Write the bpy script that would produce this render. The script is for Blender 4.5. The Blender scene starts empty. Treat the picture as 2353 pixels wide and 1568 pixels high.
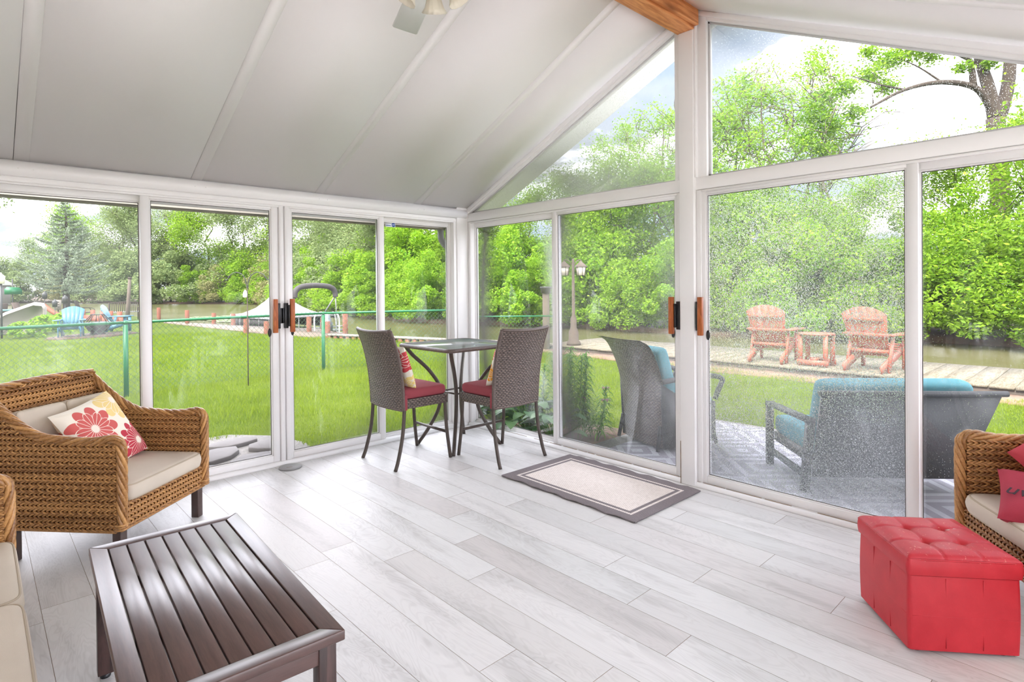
import bpy, math, random
import numpy as np
from mathutils import Matrix, Vector, Euler

S = bpy.context.scene
COL = S.collection
PI = math.pi
rng = np.random.default_rng(7)
random.seed(7)

# ------------------------------------------------------------------ camera
cam_d = bpy.data.cameras.new('camera')
cam = bpy.data.objects.new('camera', cam_d)
COL.objects.link(cam)
_R = Matrix(((0.72972, -0.68370, -0.00843), (0.01065, -0.00097, 0.99994), (0.68367, 0.72976, -0.00657)))
_rot = Matrix((_R[0], _R[1], -_R[2])).transposed()
cam.matrix_world = Matrix.Translation((0, 0, 1.40)) @ _rot.to_4x4()
cam_d.sensor_fit = 'HORIZONTAL'
cam_d.sensor_width = 36.0
cam_d.lens = 36.0 * 1318.36 / 2353
cam_d.shift_y = -116.19 / 2353
cam_d.clip_start = 0.05
cam_d.clip_end = 600
S.camera = cam

# ------------------------------------------------------------------ view, sky, sun
S.view_settings.view_transform = 'Standard'
S.view_settings.look = 'None'
S.view_settings.gamma = 1.0
S.view_settings.use_curve_mapping = False
S.view_settings.exposure = 3.46
cy = S.cycles
cy.max_bounces = 12
cy.diffuse_bounces = 8
cy.transparent_max_bounces = 24
cy.sample_clamp_indirect = 6.0
cy.use_denoising = True


def lin(r, g, b):
    def f(c):
        c /= 255.0
        return c / 12.92 if c <= 0.04045 else ((c + 0.055) / 1.055) ** 2.4
    return (f(r), f(g), f(b), 1.0)


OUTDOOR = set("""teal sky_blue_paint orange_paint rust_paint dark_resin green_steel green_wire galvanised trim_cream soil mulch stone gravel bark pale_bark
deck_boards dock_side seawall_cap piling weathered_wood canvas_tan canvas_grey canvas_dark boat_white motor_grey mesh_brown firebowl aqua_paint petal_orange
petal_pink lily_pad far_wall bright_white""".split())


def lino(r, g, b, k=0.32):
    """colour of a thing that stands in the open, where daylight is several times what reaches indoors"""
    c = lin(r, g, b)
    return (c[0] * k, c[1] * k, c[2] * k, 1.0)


class NT:
    """tiny expression helper over a node tree"""
    def __init__(self, tree):
        self.t = tree
        self.n = tree.nodes
        self.l = tree.links

    def new(self, typ, **kw):
        nd = self.n.new(typ)
        for k, v in kw.items():
            setattr(nd, k, v)
        return nd

    def put(self, sock, v):
        if isinstance(v, (int, float)):
            sock.default_value = v
        elif isinstance(v, (tuple, list)):
            if len(v) == 3 and len(sock.default_value) == 4:
                v = (*v, 1)
            sock.default_value = v[:len(sock.default_value)]
        elif v is not None:
            self.l.new(v, sock)

    def m(self, op, a, b=None, c=None, clamp=False):
        nd = self.new('ShaderNodeMath', operation=op)
        nd.use_clamp = clamp
        for i, v in enumerate((a, b, c)):
            if v is not None:
                self.put(nd.inputs[i], v)
        return nd.outputs[0]

    def vm(self, op, a, b=None, scale=None):
        nd = self.new('ShaderNodeVectorMath', operation=op)
        self.put(nd.inputs[0], a)
        if b is not None:
            self.put(nd.inputs[1], b)
        if scale is not None:
            self.put(nd.inputs['Scale'], scale)
        return nd.outputs['Value'] if op in ('LENGTH', 'DISTANCE', 'DOT_PRODUCT') else nd.outputs[0]

    def coord(self, kind='Object'):
        return self.new('ShaderNodeTexCoord').outputs[kind]

    def mapped(self, vec, scale=(1, 1, 1), loc=(0, 0, 0), rot=(0, 0, 0)):
        nd = self.new('ShaderNodeMapping')
        self.l.new(vec, nd.inputs[0])
        nd.inputs['Location'].default_value = loc
        nd.inputs['Rotation'].default_value = rot
        nd.inputs['Scale'].default_value = scale
        return nd.outputs[0]

    def noise(self, vec, scale, detail=3, rough=0.55, dist=0.0):
        nd = self.new('ShaderNodeTexNoise')
        self.l.new(vec, nd.inputs['Vector'])
        nd.inputs['Scale'].default_value = scale
        nd.inputs['Detail'].default_value = detail
        nd.inputs['Roughness'].default_value = rough
        nd.inputs['Distortion'].default_value = dist
        return nd.outputs['Fac']

    def vor(self, vec, scale, feature='F1', rand=1.0):
        nd = self.new('ShaderNodeTexVoronoi', feature=feature)
        self.l.new(vec, nd.inputs['Vector'])
        nd.inputs['Scale'].default_value = scale
        nd.inputs['Randomness'].default_value = rand
        return nd

    def ramp(self, fac, stops, interp='LINEAR'):
        nd = self.new('ShaderNodeValToRGB')
        nd.color_ramp.interpolation = interp
        el = nd.color_ramp.elements
        while len(el) < len(stops):
            el.new(0.5)
        for e, (p, c) in zip(el, stops):
            e.position = p
            e.color = c if len(c) == 4 else (*c, 1)
        self.put(nd.inputs[0], fac)
        return nd.outputs[0]

    def mix(self, fac, a, b, blend='MIX'):
        nd = self.new('ShaderNodeMix', data_type='RGBA', blend_type=blend)
        self.put(nd.inputs[0], fac)
        self.put(nd.inputs[6], a)
        self.put(nd.inputs[7], b)
        return nd.outputs[2]

    def sep(self, v):
        nd = self.new('ShaderNodeSeparateXYZ')
        self.l.new(v, nd.inputs[0])
        return nd.outputs

    def comb(self, x, y, z):
        nd = self.new('ShaderNodeCombineXYZ')
        for i, v in enumerate((x, y, z)):
            self.put(nd.inputs[i], v)
        return nd.outputs[0]

    def bump(self, h, strength=0.3, dist=0.01):
        nd = self.new('ShaderNodeBump')
        nd.inputs['Strength'].default_value = strength
        nd.inputs['Distance'].default_value = dist
        self.l.new(h, nd.inputs['Height'])
        return nd.outputs[0]


world = bpy.data.worlds.new('sky')
S.world = world
world.use_nodes = True
w = NT(world.node_tree)
w.n.clear()
gen = w.coord('Generated')
sx, sy, sz = w.sep(gen)
zz = w.m('ADD', w.m('MAXIMUM', sz, 0.0), 0.25)
cv = w.comb(w.m('DIVIDE', sx, zz), w.m('DIVIDE', sy, zz), w.m('MULTIPLY', sz, 2.0))
cl = w.noise(cv, 1.15, 6, 0.55, 0.3)
cl2 = w.noise(gen, 0.9, 2, 0.5)
mask = w.m('ADD', cl, w.m('MULTIPLY', w.m('SUBTRACT', cl2, 0.5), 0.6))
skycol = w.ramp(mask, [(0.38, (0.072, 0.090, 0.115)), (0.48, (0.100, 0.111, 0.128)), (0.56, (0.735, 0.745, 0.82)), (0.75, (0.975, 0.98, 1.07))])
ground = w.m('LESS_THAN', sz, -0.02)
colr = w.mix(ground, skycol, (0.08, 0.09, 0.06, 1))
bg = w.new('ShaderNodeBackground')
w.l.new(colr, bg.inputs[0])
bg.inputs[1].default_value = 0.92
out = w.new('ShaderNodeOutputWorld')
w.l.new(bg.outputs[0], out.inputs[0])

sun_d = bpy.data.lights.new('sun', 'SUN')
sun_d.energy = 1.3
sun_d.angle = math.radians(50)
sun_d.color = (1.0, 0.97, 0.90)
sun = bpy.data.objects.new('sun', sun_d)
COL.objects.link(sun)
sun.rotation_euler = (math.radians(38), math.radians(0), math.radians(-72))

# ------------------------------------------------------------------ materials
MATS = {}


def newmat(name):
    m = bpy.data.materials.new(name)
    m.use_nodes = True
    t = NT(m.node_tree)
    p = m.node_tree.nodes['Principled BSDF']
    MATS[name] = m
    return m, t, p


def plain(name, rgb, rough=0.5, metal=0.0, vary=0.0, vscale=8.0, bump=0.0, bscale=60.0, spec=0.5, coat=0.0, stretch=(1, 1, 1), coord='Object'):
    m, t, p = newmat(name)
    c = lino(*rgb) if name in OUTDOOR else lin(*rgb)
    p.inputs['Roughness'].default_value = rough
    p.inputs['Metallic'].default_value = metal
    p.inputs['Specular IOR Level'].default_value = spec
    p.inputs['Coat Weight'].default_value = coat
    p.inputs['Base Color'].default_value = c
    if vary or bump:
        v = t.mapped(t.coord(coord), stretch)
        if vary:
            n = t.noise(v, vscale, 4)
            lo = tuple(x * (1 - vary) for x in c[:3])
            hi = tuple(min(1, x * (1 + vary)) for x in c[:3])
            t.l.new(t.ramp(n, [(0.3, lo), (0.7, hi)]), p.inputs['Base Color'])
        if bump:
            t.l.new(t.bump(t.noise(v, bscale, 3), bump, 0.004), p.inputs['Normal'])
    return m


plain('vinyl', (241, 239, 238), 0.38, vary=0.02, vscale=3)
plain('vinyl_bead', (214, 214, 214), 0.4)
plain('gasket', (96, 92, 88), 0.6)
plain('aluminium_channel', (168, 172, 176), 0.35, 0.6)
plain('black_plastic', (36, 36, 38), 0.35)
plain('screw', (140, 136, 130), 0.4, 0.5)
plain('bronze', (84, 74, 68), 0.42, 0.35, vary=0.1, vscale=30)
plain('dark_leg', (72, 56, 52), 0.5, vary=0.15, vscale=20)
plain('red_seat', (146, 64, 72), 0.9, vary=0.07, vscale=5, bump=0.25, bscale=500)
plain('beige', (200, 188, 172), 0.92, vary=0.05, vscale=4, bump=0.25, bscale=600)
plain('beige_piping', (176, 162, 142), 0.9)
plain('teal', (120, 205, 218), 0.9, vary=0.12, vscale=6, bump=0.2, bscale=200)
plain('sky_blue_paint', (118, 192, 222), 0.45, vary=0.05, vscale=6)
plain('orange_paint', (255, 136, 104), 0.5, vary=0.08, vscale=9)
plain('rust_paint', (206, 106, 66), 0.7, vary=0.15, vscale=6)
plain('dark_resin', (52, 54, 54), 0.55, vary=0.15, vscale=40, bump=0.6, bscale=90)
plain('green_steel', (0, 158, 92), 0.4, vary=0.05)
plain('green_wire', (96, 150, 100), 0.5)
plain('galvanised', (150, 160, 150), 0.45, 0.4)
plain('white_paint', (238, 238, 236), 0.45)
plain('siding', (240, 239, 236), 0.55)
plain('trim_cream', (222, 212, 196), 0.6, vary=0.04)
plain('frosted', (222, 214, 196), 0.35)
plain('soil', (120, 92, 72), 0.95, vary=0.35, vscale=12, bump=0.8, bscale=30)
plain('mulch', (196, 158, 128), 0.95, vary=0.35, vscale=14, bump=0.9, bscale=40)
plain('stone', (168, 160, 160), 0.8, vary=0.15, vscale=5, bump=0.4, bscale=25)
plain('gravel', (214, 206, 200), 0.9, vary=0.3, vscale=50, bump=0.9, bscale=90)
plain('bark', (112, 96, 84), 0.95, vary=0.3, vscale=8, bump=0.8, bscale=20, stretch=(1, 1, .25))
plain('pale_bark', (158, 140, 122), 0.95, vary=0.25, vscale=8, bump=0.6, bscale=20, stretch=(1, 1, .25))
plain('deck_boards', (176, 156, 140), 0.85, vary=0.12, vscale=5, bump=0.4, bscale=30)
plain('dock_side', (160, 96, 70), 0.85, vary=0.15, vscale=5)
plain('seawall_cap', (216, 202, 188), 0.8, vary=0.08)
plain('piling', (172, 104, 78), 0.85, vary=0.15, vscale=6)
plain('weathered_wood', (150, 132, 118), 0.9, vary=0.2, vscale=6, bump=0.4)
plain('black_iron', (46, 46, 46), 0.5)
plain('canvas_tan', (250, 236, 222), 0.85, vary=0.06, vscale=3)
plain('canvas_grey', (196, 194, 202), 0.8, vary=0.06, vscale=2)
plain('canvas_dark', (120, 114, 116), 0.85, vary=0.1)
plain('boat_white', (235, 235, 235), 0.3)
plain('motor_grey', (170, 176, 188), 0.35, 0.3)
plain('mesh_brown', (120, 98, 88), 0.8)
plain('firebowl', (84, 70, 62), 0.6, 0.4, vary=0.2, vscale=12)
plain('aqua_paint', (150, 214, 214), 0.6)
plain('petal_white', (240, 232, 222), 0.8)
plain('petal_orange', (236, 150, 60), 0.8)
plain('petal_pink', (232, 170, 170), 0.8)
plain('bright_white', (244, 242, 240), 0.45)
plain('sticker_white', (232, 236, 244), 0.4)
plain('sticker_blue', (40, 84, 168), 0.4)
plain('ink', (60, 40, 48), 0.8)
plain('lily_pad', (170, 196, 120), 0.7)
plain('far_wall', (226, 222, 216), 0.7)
plain('bounce_slab_pale', (232, 229, 224), 0.8, vary=0.05, vscale=3)  # pale colour for the added slab that bounces daylight indoors
plain('stain', (140, 112, 82), 0.85, vary=0.3, vscale=14)


def leafmat(name, lo, hi, trans=0.45, rough=0.6):
    m, t, p = newmat(name)
    info = t.new('ShaderNodeNewGeometry')
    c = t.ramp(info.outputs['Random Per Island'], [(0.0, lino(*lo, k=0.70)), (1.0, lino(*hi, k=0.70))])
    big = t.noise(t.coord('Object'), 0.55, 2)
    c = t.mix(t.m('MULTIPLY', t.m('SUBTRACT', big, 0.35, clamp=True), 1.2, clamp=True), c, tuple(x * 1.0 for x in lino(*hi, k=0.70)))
    t.l.new(c, p.inputs['Base Color'])
    p.inputs['Roughness'].default_value = rough
    p.inputs['Specular IOR Level'].default_value = 0.25
    tr = t.new('ShaderNodeBsdfTranslucent')
    t.l.new(c, tr.inputs[0])
    mx = t.new('ShaderNodeMixShader')
    mx.inputs[0].default_value = trans
    t.l.new(p.outputs[0], mx.inputs[1])
    t.l.new(tr.outputs[0], mx.inputs[2])
    t.l.new(mx.outputs[0], t.n['Material Output'].inputs[0])
    return m


leafmat('leaf_bright', (100, 162, 20), (178, 216, 56), 0.5)
leafmat('leaf_mid', (98, 150, 24), (176, 212, 60), 0.5)
leafmat('leaf_dull', (112, 138, 88), (176, 192, 128), 0.45)
leafmat('leaf_olive', (132, 138, 84), (190, 186, 128), 0.4)
leafmat('needle', (136, 156, 128), (190, 204, 176), 0.25)
leafmat('grass_blade', (104, 134, 12), (148, 170, 32), 0.45)
leafmat('lily_leaf', (74, 138, 34), (146, 200, 76), 0.4)
leafmat('hosta_leaf', (70, 128, 76), (150, 190, 130), 0.3, 0.35)


def mk_floor():
    m, t, p = newmat('floor_planks')
    uvn = t.new('ShaderNodeUVMap')
    uvn.uv_map = 'uv'
    uv = uvn.outputs[0]
    rnd = t.new('ShaderNodeAttribute', attribute_name='rnd').outputs['Fac']
    x, y, z = t.sep(uv)
    vec = t.comb(t.m('MULTIPLY', x, 6.0), t.m('MULTIPLY', y, 0.9), t.m('MULTIPLY', rnd, 37.0))
    warp = t.noise(vec, 1.1, 3, 0.6, 0.4)
    wv = t.comb(t.m('MULTIPLY', x, 1.0), t.m('MULTIPLY', y, 0.22), t.m('MULTIPLY', rnd, 37.0))
    big = t.noise(wv, 6.0, 3, 0.6, 1.2)
    rings = t.m('SINE', t.m('MULTIPLY', big, 95.0))
    fine = t.noise(t.comb(t.m('MULTIPLY', x, 220.0), t.m('MULTIPLY', y, 5.0), rnd), 1.0, 2)
    base = t.ramp(rnd, [(0.0, lin(212, 209, 207)), (0.35, lin(222, 220, 219)), (0.7, lin(215, 215, 214)), (0.9, lin(204, 199, 197)), (1.0, lin(226, 224, 223))])
    c = t.mix(t.ramp(warp, [(0.50, (0, 0, 0)), (0.72, (0.55, 0.55, 0.55))]), base, lin(176, 174, 172))
    c = t.mix(t.m('MULTIPLY', t.m('MULTIPLY', t.m('ADD', rings, 0.2, clamp=True), t.m('SUBTRACT', warp, 0.30, clamp=True)), 0.75), c, lin(168, 164, 161))
    c = t.mix(t.m('MULTIPLY', fine, 0.12), c, lin(176, 174, 172))
    t.l.new(c, p.inputs['Base Color'])
    p.inputs['Roughness'].default_value = 0.45
    t.l.new(t.bump(fine, 0.05, 0.002), p.inputs['Normal'])
    p.inputs['Specular IOR Level'].default_value = 0.2


mk_floor()
plain('floor_gap', (150, 128, 104), 0.9)


def mk_ceiling():
    m, t, p = newmat('ceiling_panel')
    n = t.noise(t.coord('Object'), 220, 2)
    p.inputs['Base Color'].default_value = lin(241, 238, 236)
    p.inputs['Roughness'].default_value = 0.55
    t.l.new(t.bump(n, 0.06, 0.002), p.inputs['Normal'])


mk_ceiling()


def mk_wood(name, dark, light, scale=(1, 1, 1), rough=0.4, knots=False, ringk=26.0, coat=0.0, ring=0.18):
    m, t, p = newmat(name)
    v = t.mapped(t.coord('Object'), scale)
    n = t.noise(v, 3.0, 4, 0.6, 0.8)
    fine = t.noise(t.mapped(v, (1, 1, 1)), 14.0, 4, 0.7)
    r = t.m('SINE', t.m('MULTIPLY', n, ringk))
    f = t.m('ADD', t.m('MULTIPLY', r, ring), t.m('ADD', t.m('MULTIPLY', fine, 0.6), 0.15))
    c = t.ramp(f, [(0.2, lin(*dark)), (0.7, lin(*light))])
    if knots:
        k = t.vor(t.mapped(t.coord('Object'), (2.2, 7.0, 7.0), (0.3, 0.2, 0.1)), 1.0)
        kd = t.m('LESS_THAN', k.outputs['Distance'], 0.16)
        ring = t.m('SUBTRACT', 1.0, t.m('MULTIPLY', k.outputs['Distance'], 4.2), clamp=True)
        c = t.mix(ring, c, lin(118, 62, 24))
    t.l.new(c, p.inputs['Base Color'])
    p.inputs['Roughness'].default_value = rough
    p.inputs['Coat Weight'].default_value = coat
    p.inputs['Coat Roughness'].default_value = 0.3
    t.l.new(t.bump(fine, 0.03, 0.001), p.inputs['Normal'])


mk_wood('cedar_beam', (184, 108, 54), (226, 156, 98), (0.35, 4, 4), 0.55, True)
mk_wood('espresso', (56, 40, 38), (98, 72, 66), (9, 0.7, 9), 0.36, ringk=18, coat=0.45, ring=0.03)
mk_wood('espresso_cross', (56, 40, 38), (98, 72, 66), (0.7, 9, 9), 0.36, ringk=18, coat=0.45, ring=0.03)
mk_wood('espresso_leg', (44, 32, 30), (80, 58, 54), (9, 9, 0.7), 0.35, ringk=18)
mk_wood('handle_wood', (150, 74, 30), (188, 104, 48), (12, 12, 1.5), 0.4)
mk_wood('boardwalk_wood', (88, 80, 62), (120, 112, 97), (0.8, 6, 6), 0.85)


def mk_wicker(name, lo, hi, rough=0.42, k=90.0):
    m, t, p = newmat(name)
    info = t.new('ShaderNodeNewGeometry')
    n = t.noise(t.coord('Object'), k, 3)
    f = t.m('ADD', t.m('MULTIPLY', info.outputs['Random Per Island'], 0.45), t.m('MULTIPLY', n, 0.65))
    c = t.ramp(f, [(0.25, lin(*lo)), (0.8, lin(*hi))])
    t.l.new(c, p.inputs['Base Color'])
    p.inputs['Roughness'].default_value = rough
    t.l.new(t.bump(n, 0.15, 0.002), p.inputs['Normal'])


mk_wicker('rattan', (112, 68, 32), (200, 150, 92), 0.36)
plain('rattan_core', (92, 54, 26), 0.8)


def mk_basket():
    """flat resin strands in an over-and-under weave, drawn on the uv of the panel"""
    m, t, p = newmat('resin_weave')
    uvn = t.new('ShaderNodeUVMap')
    uvn.uv_map = 'uv'
    x, y, z = t.sep(uvn.outputs[0])
    a = 0.034
    b = 0.0145
    row = t.m('FLOOR', t.m('DIVIDE', y, b))
    off = t.m('MULTIPLY', t.m('MODULO', row, 2.0), 0.5)
    fx = t.m('FRACT', t.m('ADD', t.m('DIVIDE', x, a), off))
    fy = t.m('FRACT', t.m('DIVIDE', y, b))
    hx = t.m('SINE', t.m('MULTIPLY', fx, PI))
    hy = t.m('SINE', t.m('MULTIPLY', fy, PI))
    h = t.m('MULTIPLY', t.m('POWER', hx, 0.6), t.m('POWER', hy, 0.5))
    n = t.noise(t.comb(t.m('MULTIPLY', x, 40), t.m('MULTIPLY', y, 90), 0.0), 1.0, 2)
    c = t.mix(h, lin(26, 22, 20), t.ramp(n, [(0.3, lin(84, 72, 66)), (0.7, lin(146, 128, 118))]))
    t.l.new(c, p.inputs['Base Color'])
    p.inputs['Roughness'].default_value = 0.42
    t.l.new(t.bump(h, 0.9, 0.004), p.inputs['Normal'])


mk_basket()


def mk_vinyl_red():
    m, t, p = newmat('red_leatherette')
    v = t.coord('Object')
    n = t.noise(v, 14, 4)
    scr = t.noise(t.mapped(v, (1, 1, 1)), 90, 3, 0.7)
    c = t.ramp(n, [(0.3, lin(180, 26, 40)), (0.7, lin(192, 36, 48))])
    x, y, z = t.sep(v)
    top = t.m('GREATER_THAN', z, 0.352)
    wear = t.m('MULTIPLY', t.m('GREATER_THAN', scr, 0.66), top)
    c = t.mix(t.m('MULTIPLY', wear, 0.45), c, lin(236, 170, 150))
    t.l.new(c, p.inputs['Base Color'])
    p.inputs['Roughness'].default_value = 0.46
    t.l.new(t.bump(t.noise(v, 300, 2), 0.12, 0.002), p.inputs['Normal'])


mk_vinyl_red()


def flower(t, x, y, cx, cy_, R, k, ph, col, bg, line=(0.9, 0.86, 0.8, 1)):
    dx = t.m('SUBTRACT', x, cx)
    dy = t.m('SUBTRACT', y, cy_)
    r = t.m('SQRT', t.m('ADD', t.m('MULTIPLY', dx, dx), t.m('MULTIPLY', dy, dy)))
    th = t.m('ADD', t.m('ARCTAN2', dy, dx), ph)
    pet = t.m('POWER', t.m('ABSOLUTE', t.m('COSINE', t.m('MULTIPLY', th, k / 2))), 0.55)
    rad = t.m('MULTIPLY', t.m('ADD', t.m('MULTIPLY', pet, 0.45), 0.55), R)
    inside = t.m('LESS_THAN', r, rad)
    c = t.mix(inside, bg, col)
    rad2 = t.m('MULTIPLY', t.m('ADD', t.m('MULTIPLY', t.m('POWER', t.m('ABSOLUTE', t.m('SINE', t.m('MULTIPLY', th, k / 2))), 0.55), 0.35), 0.40), R)
    ln = t.m('LESS_THAN', t.m('ABSOLUTE', t.m('SUBTRACT', r, rad2)), 0.0022)
    ray = t.m('MULTIPLY', t.m('LESS_THAN', t.m('ABSOLUTE', t.m('SINE', t.m('MULTIPLY', th, k))), t.m('DIVIDE', 0.012, t.m('ADD', r, 0.004))), t.m('LESS_THAN', r, R * 0.62))
    c = t.mix(t.m('MULTIPLY', t.m('MAXIMUM', ln, ray), inside), c, line)
    core = t.m('LESS_THAN', r, t.m('MULTIPLY', t.m('ADD', 1.0, t.m('MULTIPLY', t.m('SINE', t.m('MULTIPLY', th, 17.0)), 0.15)), R * 0.17))
    c = t.mix(core, c, line)
    return c


def mk_pillow(name, flowers, base):
    m, t, p = newmat(name)
    x, y, z = t.sep(t.coord('Object'))
    c = None
    bg = lin(*base)
    for (cx, cy_, R, k, ph, col) in flowers:
        bg = flower(t, x, y, cx, cy_, R, k, ph, lin(*col), bg, lin(238, 226, 212))
    t.l.new(bg, p.inputs['Base Color'])
    p.inputs['Roughness'].default_value = 0.9
    t.l.new(t.bump(t.noise(t.coord('Object'), 500, 2), 0.2, 0.002), p.inputs['Normal'])


mk_pillow('flower_print', [(-0.075, 0.035, 0.140, 9, 0.2, (204, 96, 92)), (0.135, -0.135, 0.125, 11, 0.5, (186, 56, 72)), (0.155, 0.145, 0.13, 8, 0.1, (232, 206, 138))], (236, 228, 212))
mk_pillow('flower_print_small', [(-0.12, 0.07, 0.10, 7, 0.2, (196, 66, 72)), (0.12, 0.07, 0.10, 7, 0.2, (196, 66, 72)), (0.12, -0.13, 0.08, 8, 0.5, (238, 214, 130)), (-0.12, -0.13, 0.08, 8, 0.1, (238, 214, 130))], (236, 228, 212))
mk_pillow('flower_print_orange', [(-0.13, -0.05, 0.08, 8, 0.2, (240, 168, 56)), (0.12, 0.13, 0.08, 8, 0.5, (214, 84, 84)), (-0.12, 0.13, 0.08, 8, 0.5, (214, 84, 84)), (0.13, -0.05, 0.08, 8, 0.1, (240, 168, 56))], (236, 230, 214))
mk_pillow('crimson_print', [(0.02, 0.0, 0.21, 11, 0.2, (186, 60, 72)), (-0.15, -0.14, 0.11, 8, 0.5, (196, 72, 80)), (0.15, 0.15, 0.10, 8, 0.5, (178, 52, 64))], (186, 64, 74))
plain('crimson_fabric', (168, 52, 70), 0.9, vary=0.1, vscale=6, bump=0.2, bscale=300)


def mk_rug():
    m, t, p = newmat('mat_weave')
    x, y, z = t.sep(t.coord('Object'))
    ax = t.m('SUBTRACT', 0.375, t.m('ABSOLUTE', x))
    ay = t.m('SUBTRACT', 0.585, t.m('ABSOLUTE', y))
    zig = t.m('MULTIPLY', t.m('SINE', t.m('MULTIPLY', t.m('ADD', x, y), 420.0)), 0.0025)
    d = t.m('ADD', t.m('MINIMUM', ax, ay), zig)
    grey = t.ramp(t.noise(t.coord('Object'), 350, 2), [(0.3, lin(112, 104, 106)), (0.7, lin(138, 128, 130))])
    st = t.m('MULTIPLY', t.m('SINE', t.m('MULTIPLY', x, 380.0)), t.m('SINE', t.m('MULTIPLY', y, 260.0)))
    cream = t.ramp(t.m('ADD', t.m('MULTIPLY', st, 0.3), t.noise(t.coord('Object'), 60, 3)), [(0.2, lin(212, 200, 192)), (0.7, lin(236, 226, 220))])
    a = t.m('MULTIPLY', t.m('GREATER_THAN', d, 0.075), t.m('LESS_THAN', d, 0.092))
    b = t.m('GREATER_THAN', d, 0.118)
    msk = t.m('MAXIMUM', a, b)
    t.l.new(t.mix(msk, grey, cream), p.inputs['Base Color'])
    p.inputs['Roughness'].default_value = 0.95
    t.l.new(t.bump(t.m('ADD', t.m('MULTIPLY', msk, 0.6), t.m('MULTIPLY', st, 0.35)), 0.6, 0.004), p.inputs['Normal'])


mk_rug()


def mk_patio_rug():
    m, t, p = newmat('patio_rug_weave')
    x, y, z = t.sep(t.coord('Object'))
    n = t.noise(t.coord('Object'), 3, 3)
    u = t.m('ABSOLUTE', t.m('SUBTRACT', t.m('FRACT', t.m('MULTIPLY', x, 1.5)), 0.5))
    v = t.m('ABSOLUTE', t.m('SUBTRACT', t.m('FRACT', t.m('MULTIPLY', y, 1.5)), 0.5))
    q = t.m('FRACT', t.m('MULTIPLY', t.m('ADD', u, v), 4.0))
    ln = t.m('LESS_THAN', q, 0.42)
    c = t.mix(ln, t.ramp(n, [(0.3, lino(176, 172, 184, 0.5)), (0.7, lino(200, 196, 208, 0.5))]), lino(232, 230, 242, 0.5))
    t.l.new(c, p.inputs['Base Color'])
    p.inputs['Roughness'].default_value = 0.9


mk_patio_rug()


def mk_lawn():
    m, t, p = newmat('lawn_grass')
    v = t.coord('Object')
    a = t.noise(v, 0.35, 4, 0.6)
    b = t.noise(v, 3.0, 4, 0.6)
    f = t.noise(v, 45, 3, 0.7)
    c = t.ramp(a, [(0.35, lino(142, 174, 30)), (0.6, lino(182, 208, 44))])
    c = t.mix(t.ramp(b, [(0.4, (0, 0, 0)), (0.7, (0.6, 0.6, 0.6))]), c, lino(160, 194, 44))
    c = t.mix(t.m('MULTIPLY', t.m('SUBTRACT', f, 0.45, clamp=True), 1.6, clamp=True), c, lino(98, 146, 34))
    t.l.new(c, p.inputs['Base Color'])
    p.inputs['Roughness'].default_value = 0.9
    p.inputs['Specular IOR Level'].default_value = 0.1
    t.l.new(t.bump(f, 0.8, 0.03), p.inputs['Normal'])


mk_lawn()


def mk_water():
    m, t, p = newmat('canal_water')
    v = t.coord('Object')
    n = t.noise(t.mapped(v, (1, 1, 1)), 2.2, 4, 0.6)
    t.l.new(t.ramp(t.noise(v, 0.08, 3), [(0.35, lino(120, 118, 78)), (0.65, lino(146, 140, 100))]), p.inputs['Base Color'])
    p.inputs['Roughness'].default_value = 0.22
    p.inputs['Specular IOR Level'].default_value = 0.12
    p.inputs['IOR'].default_value = 1.2
    t.l.new(t.bump(n, 0.25, 0.05), p.inputs['Normal'])


mk_water()


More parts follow.
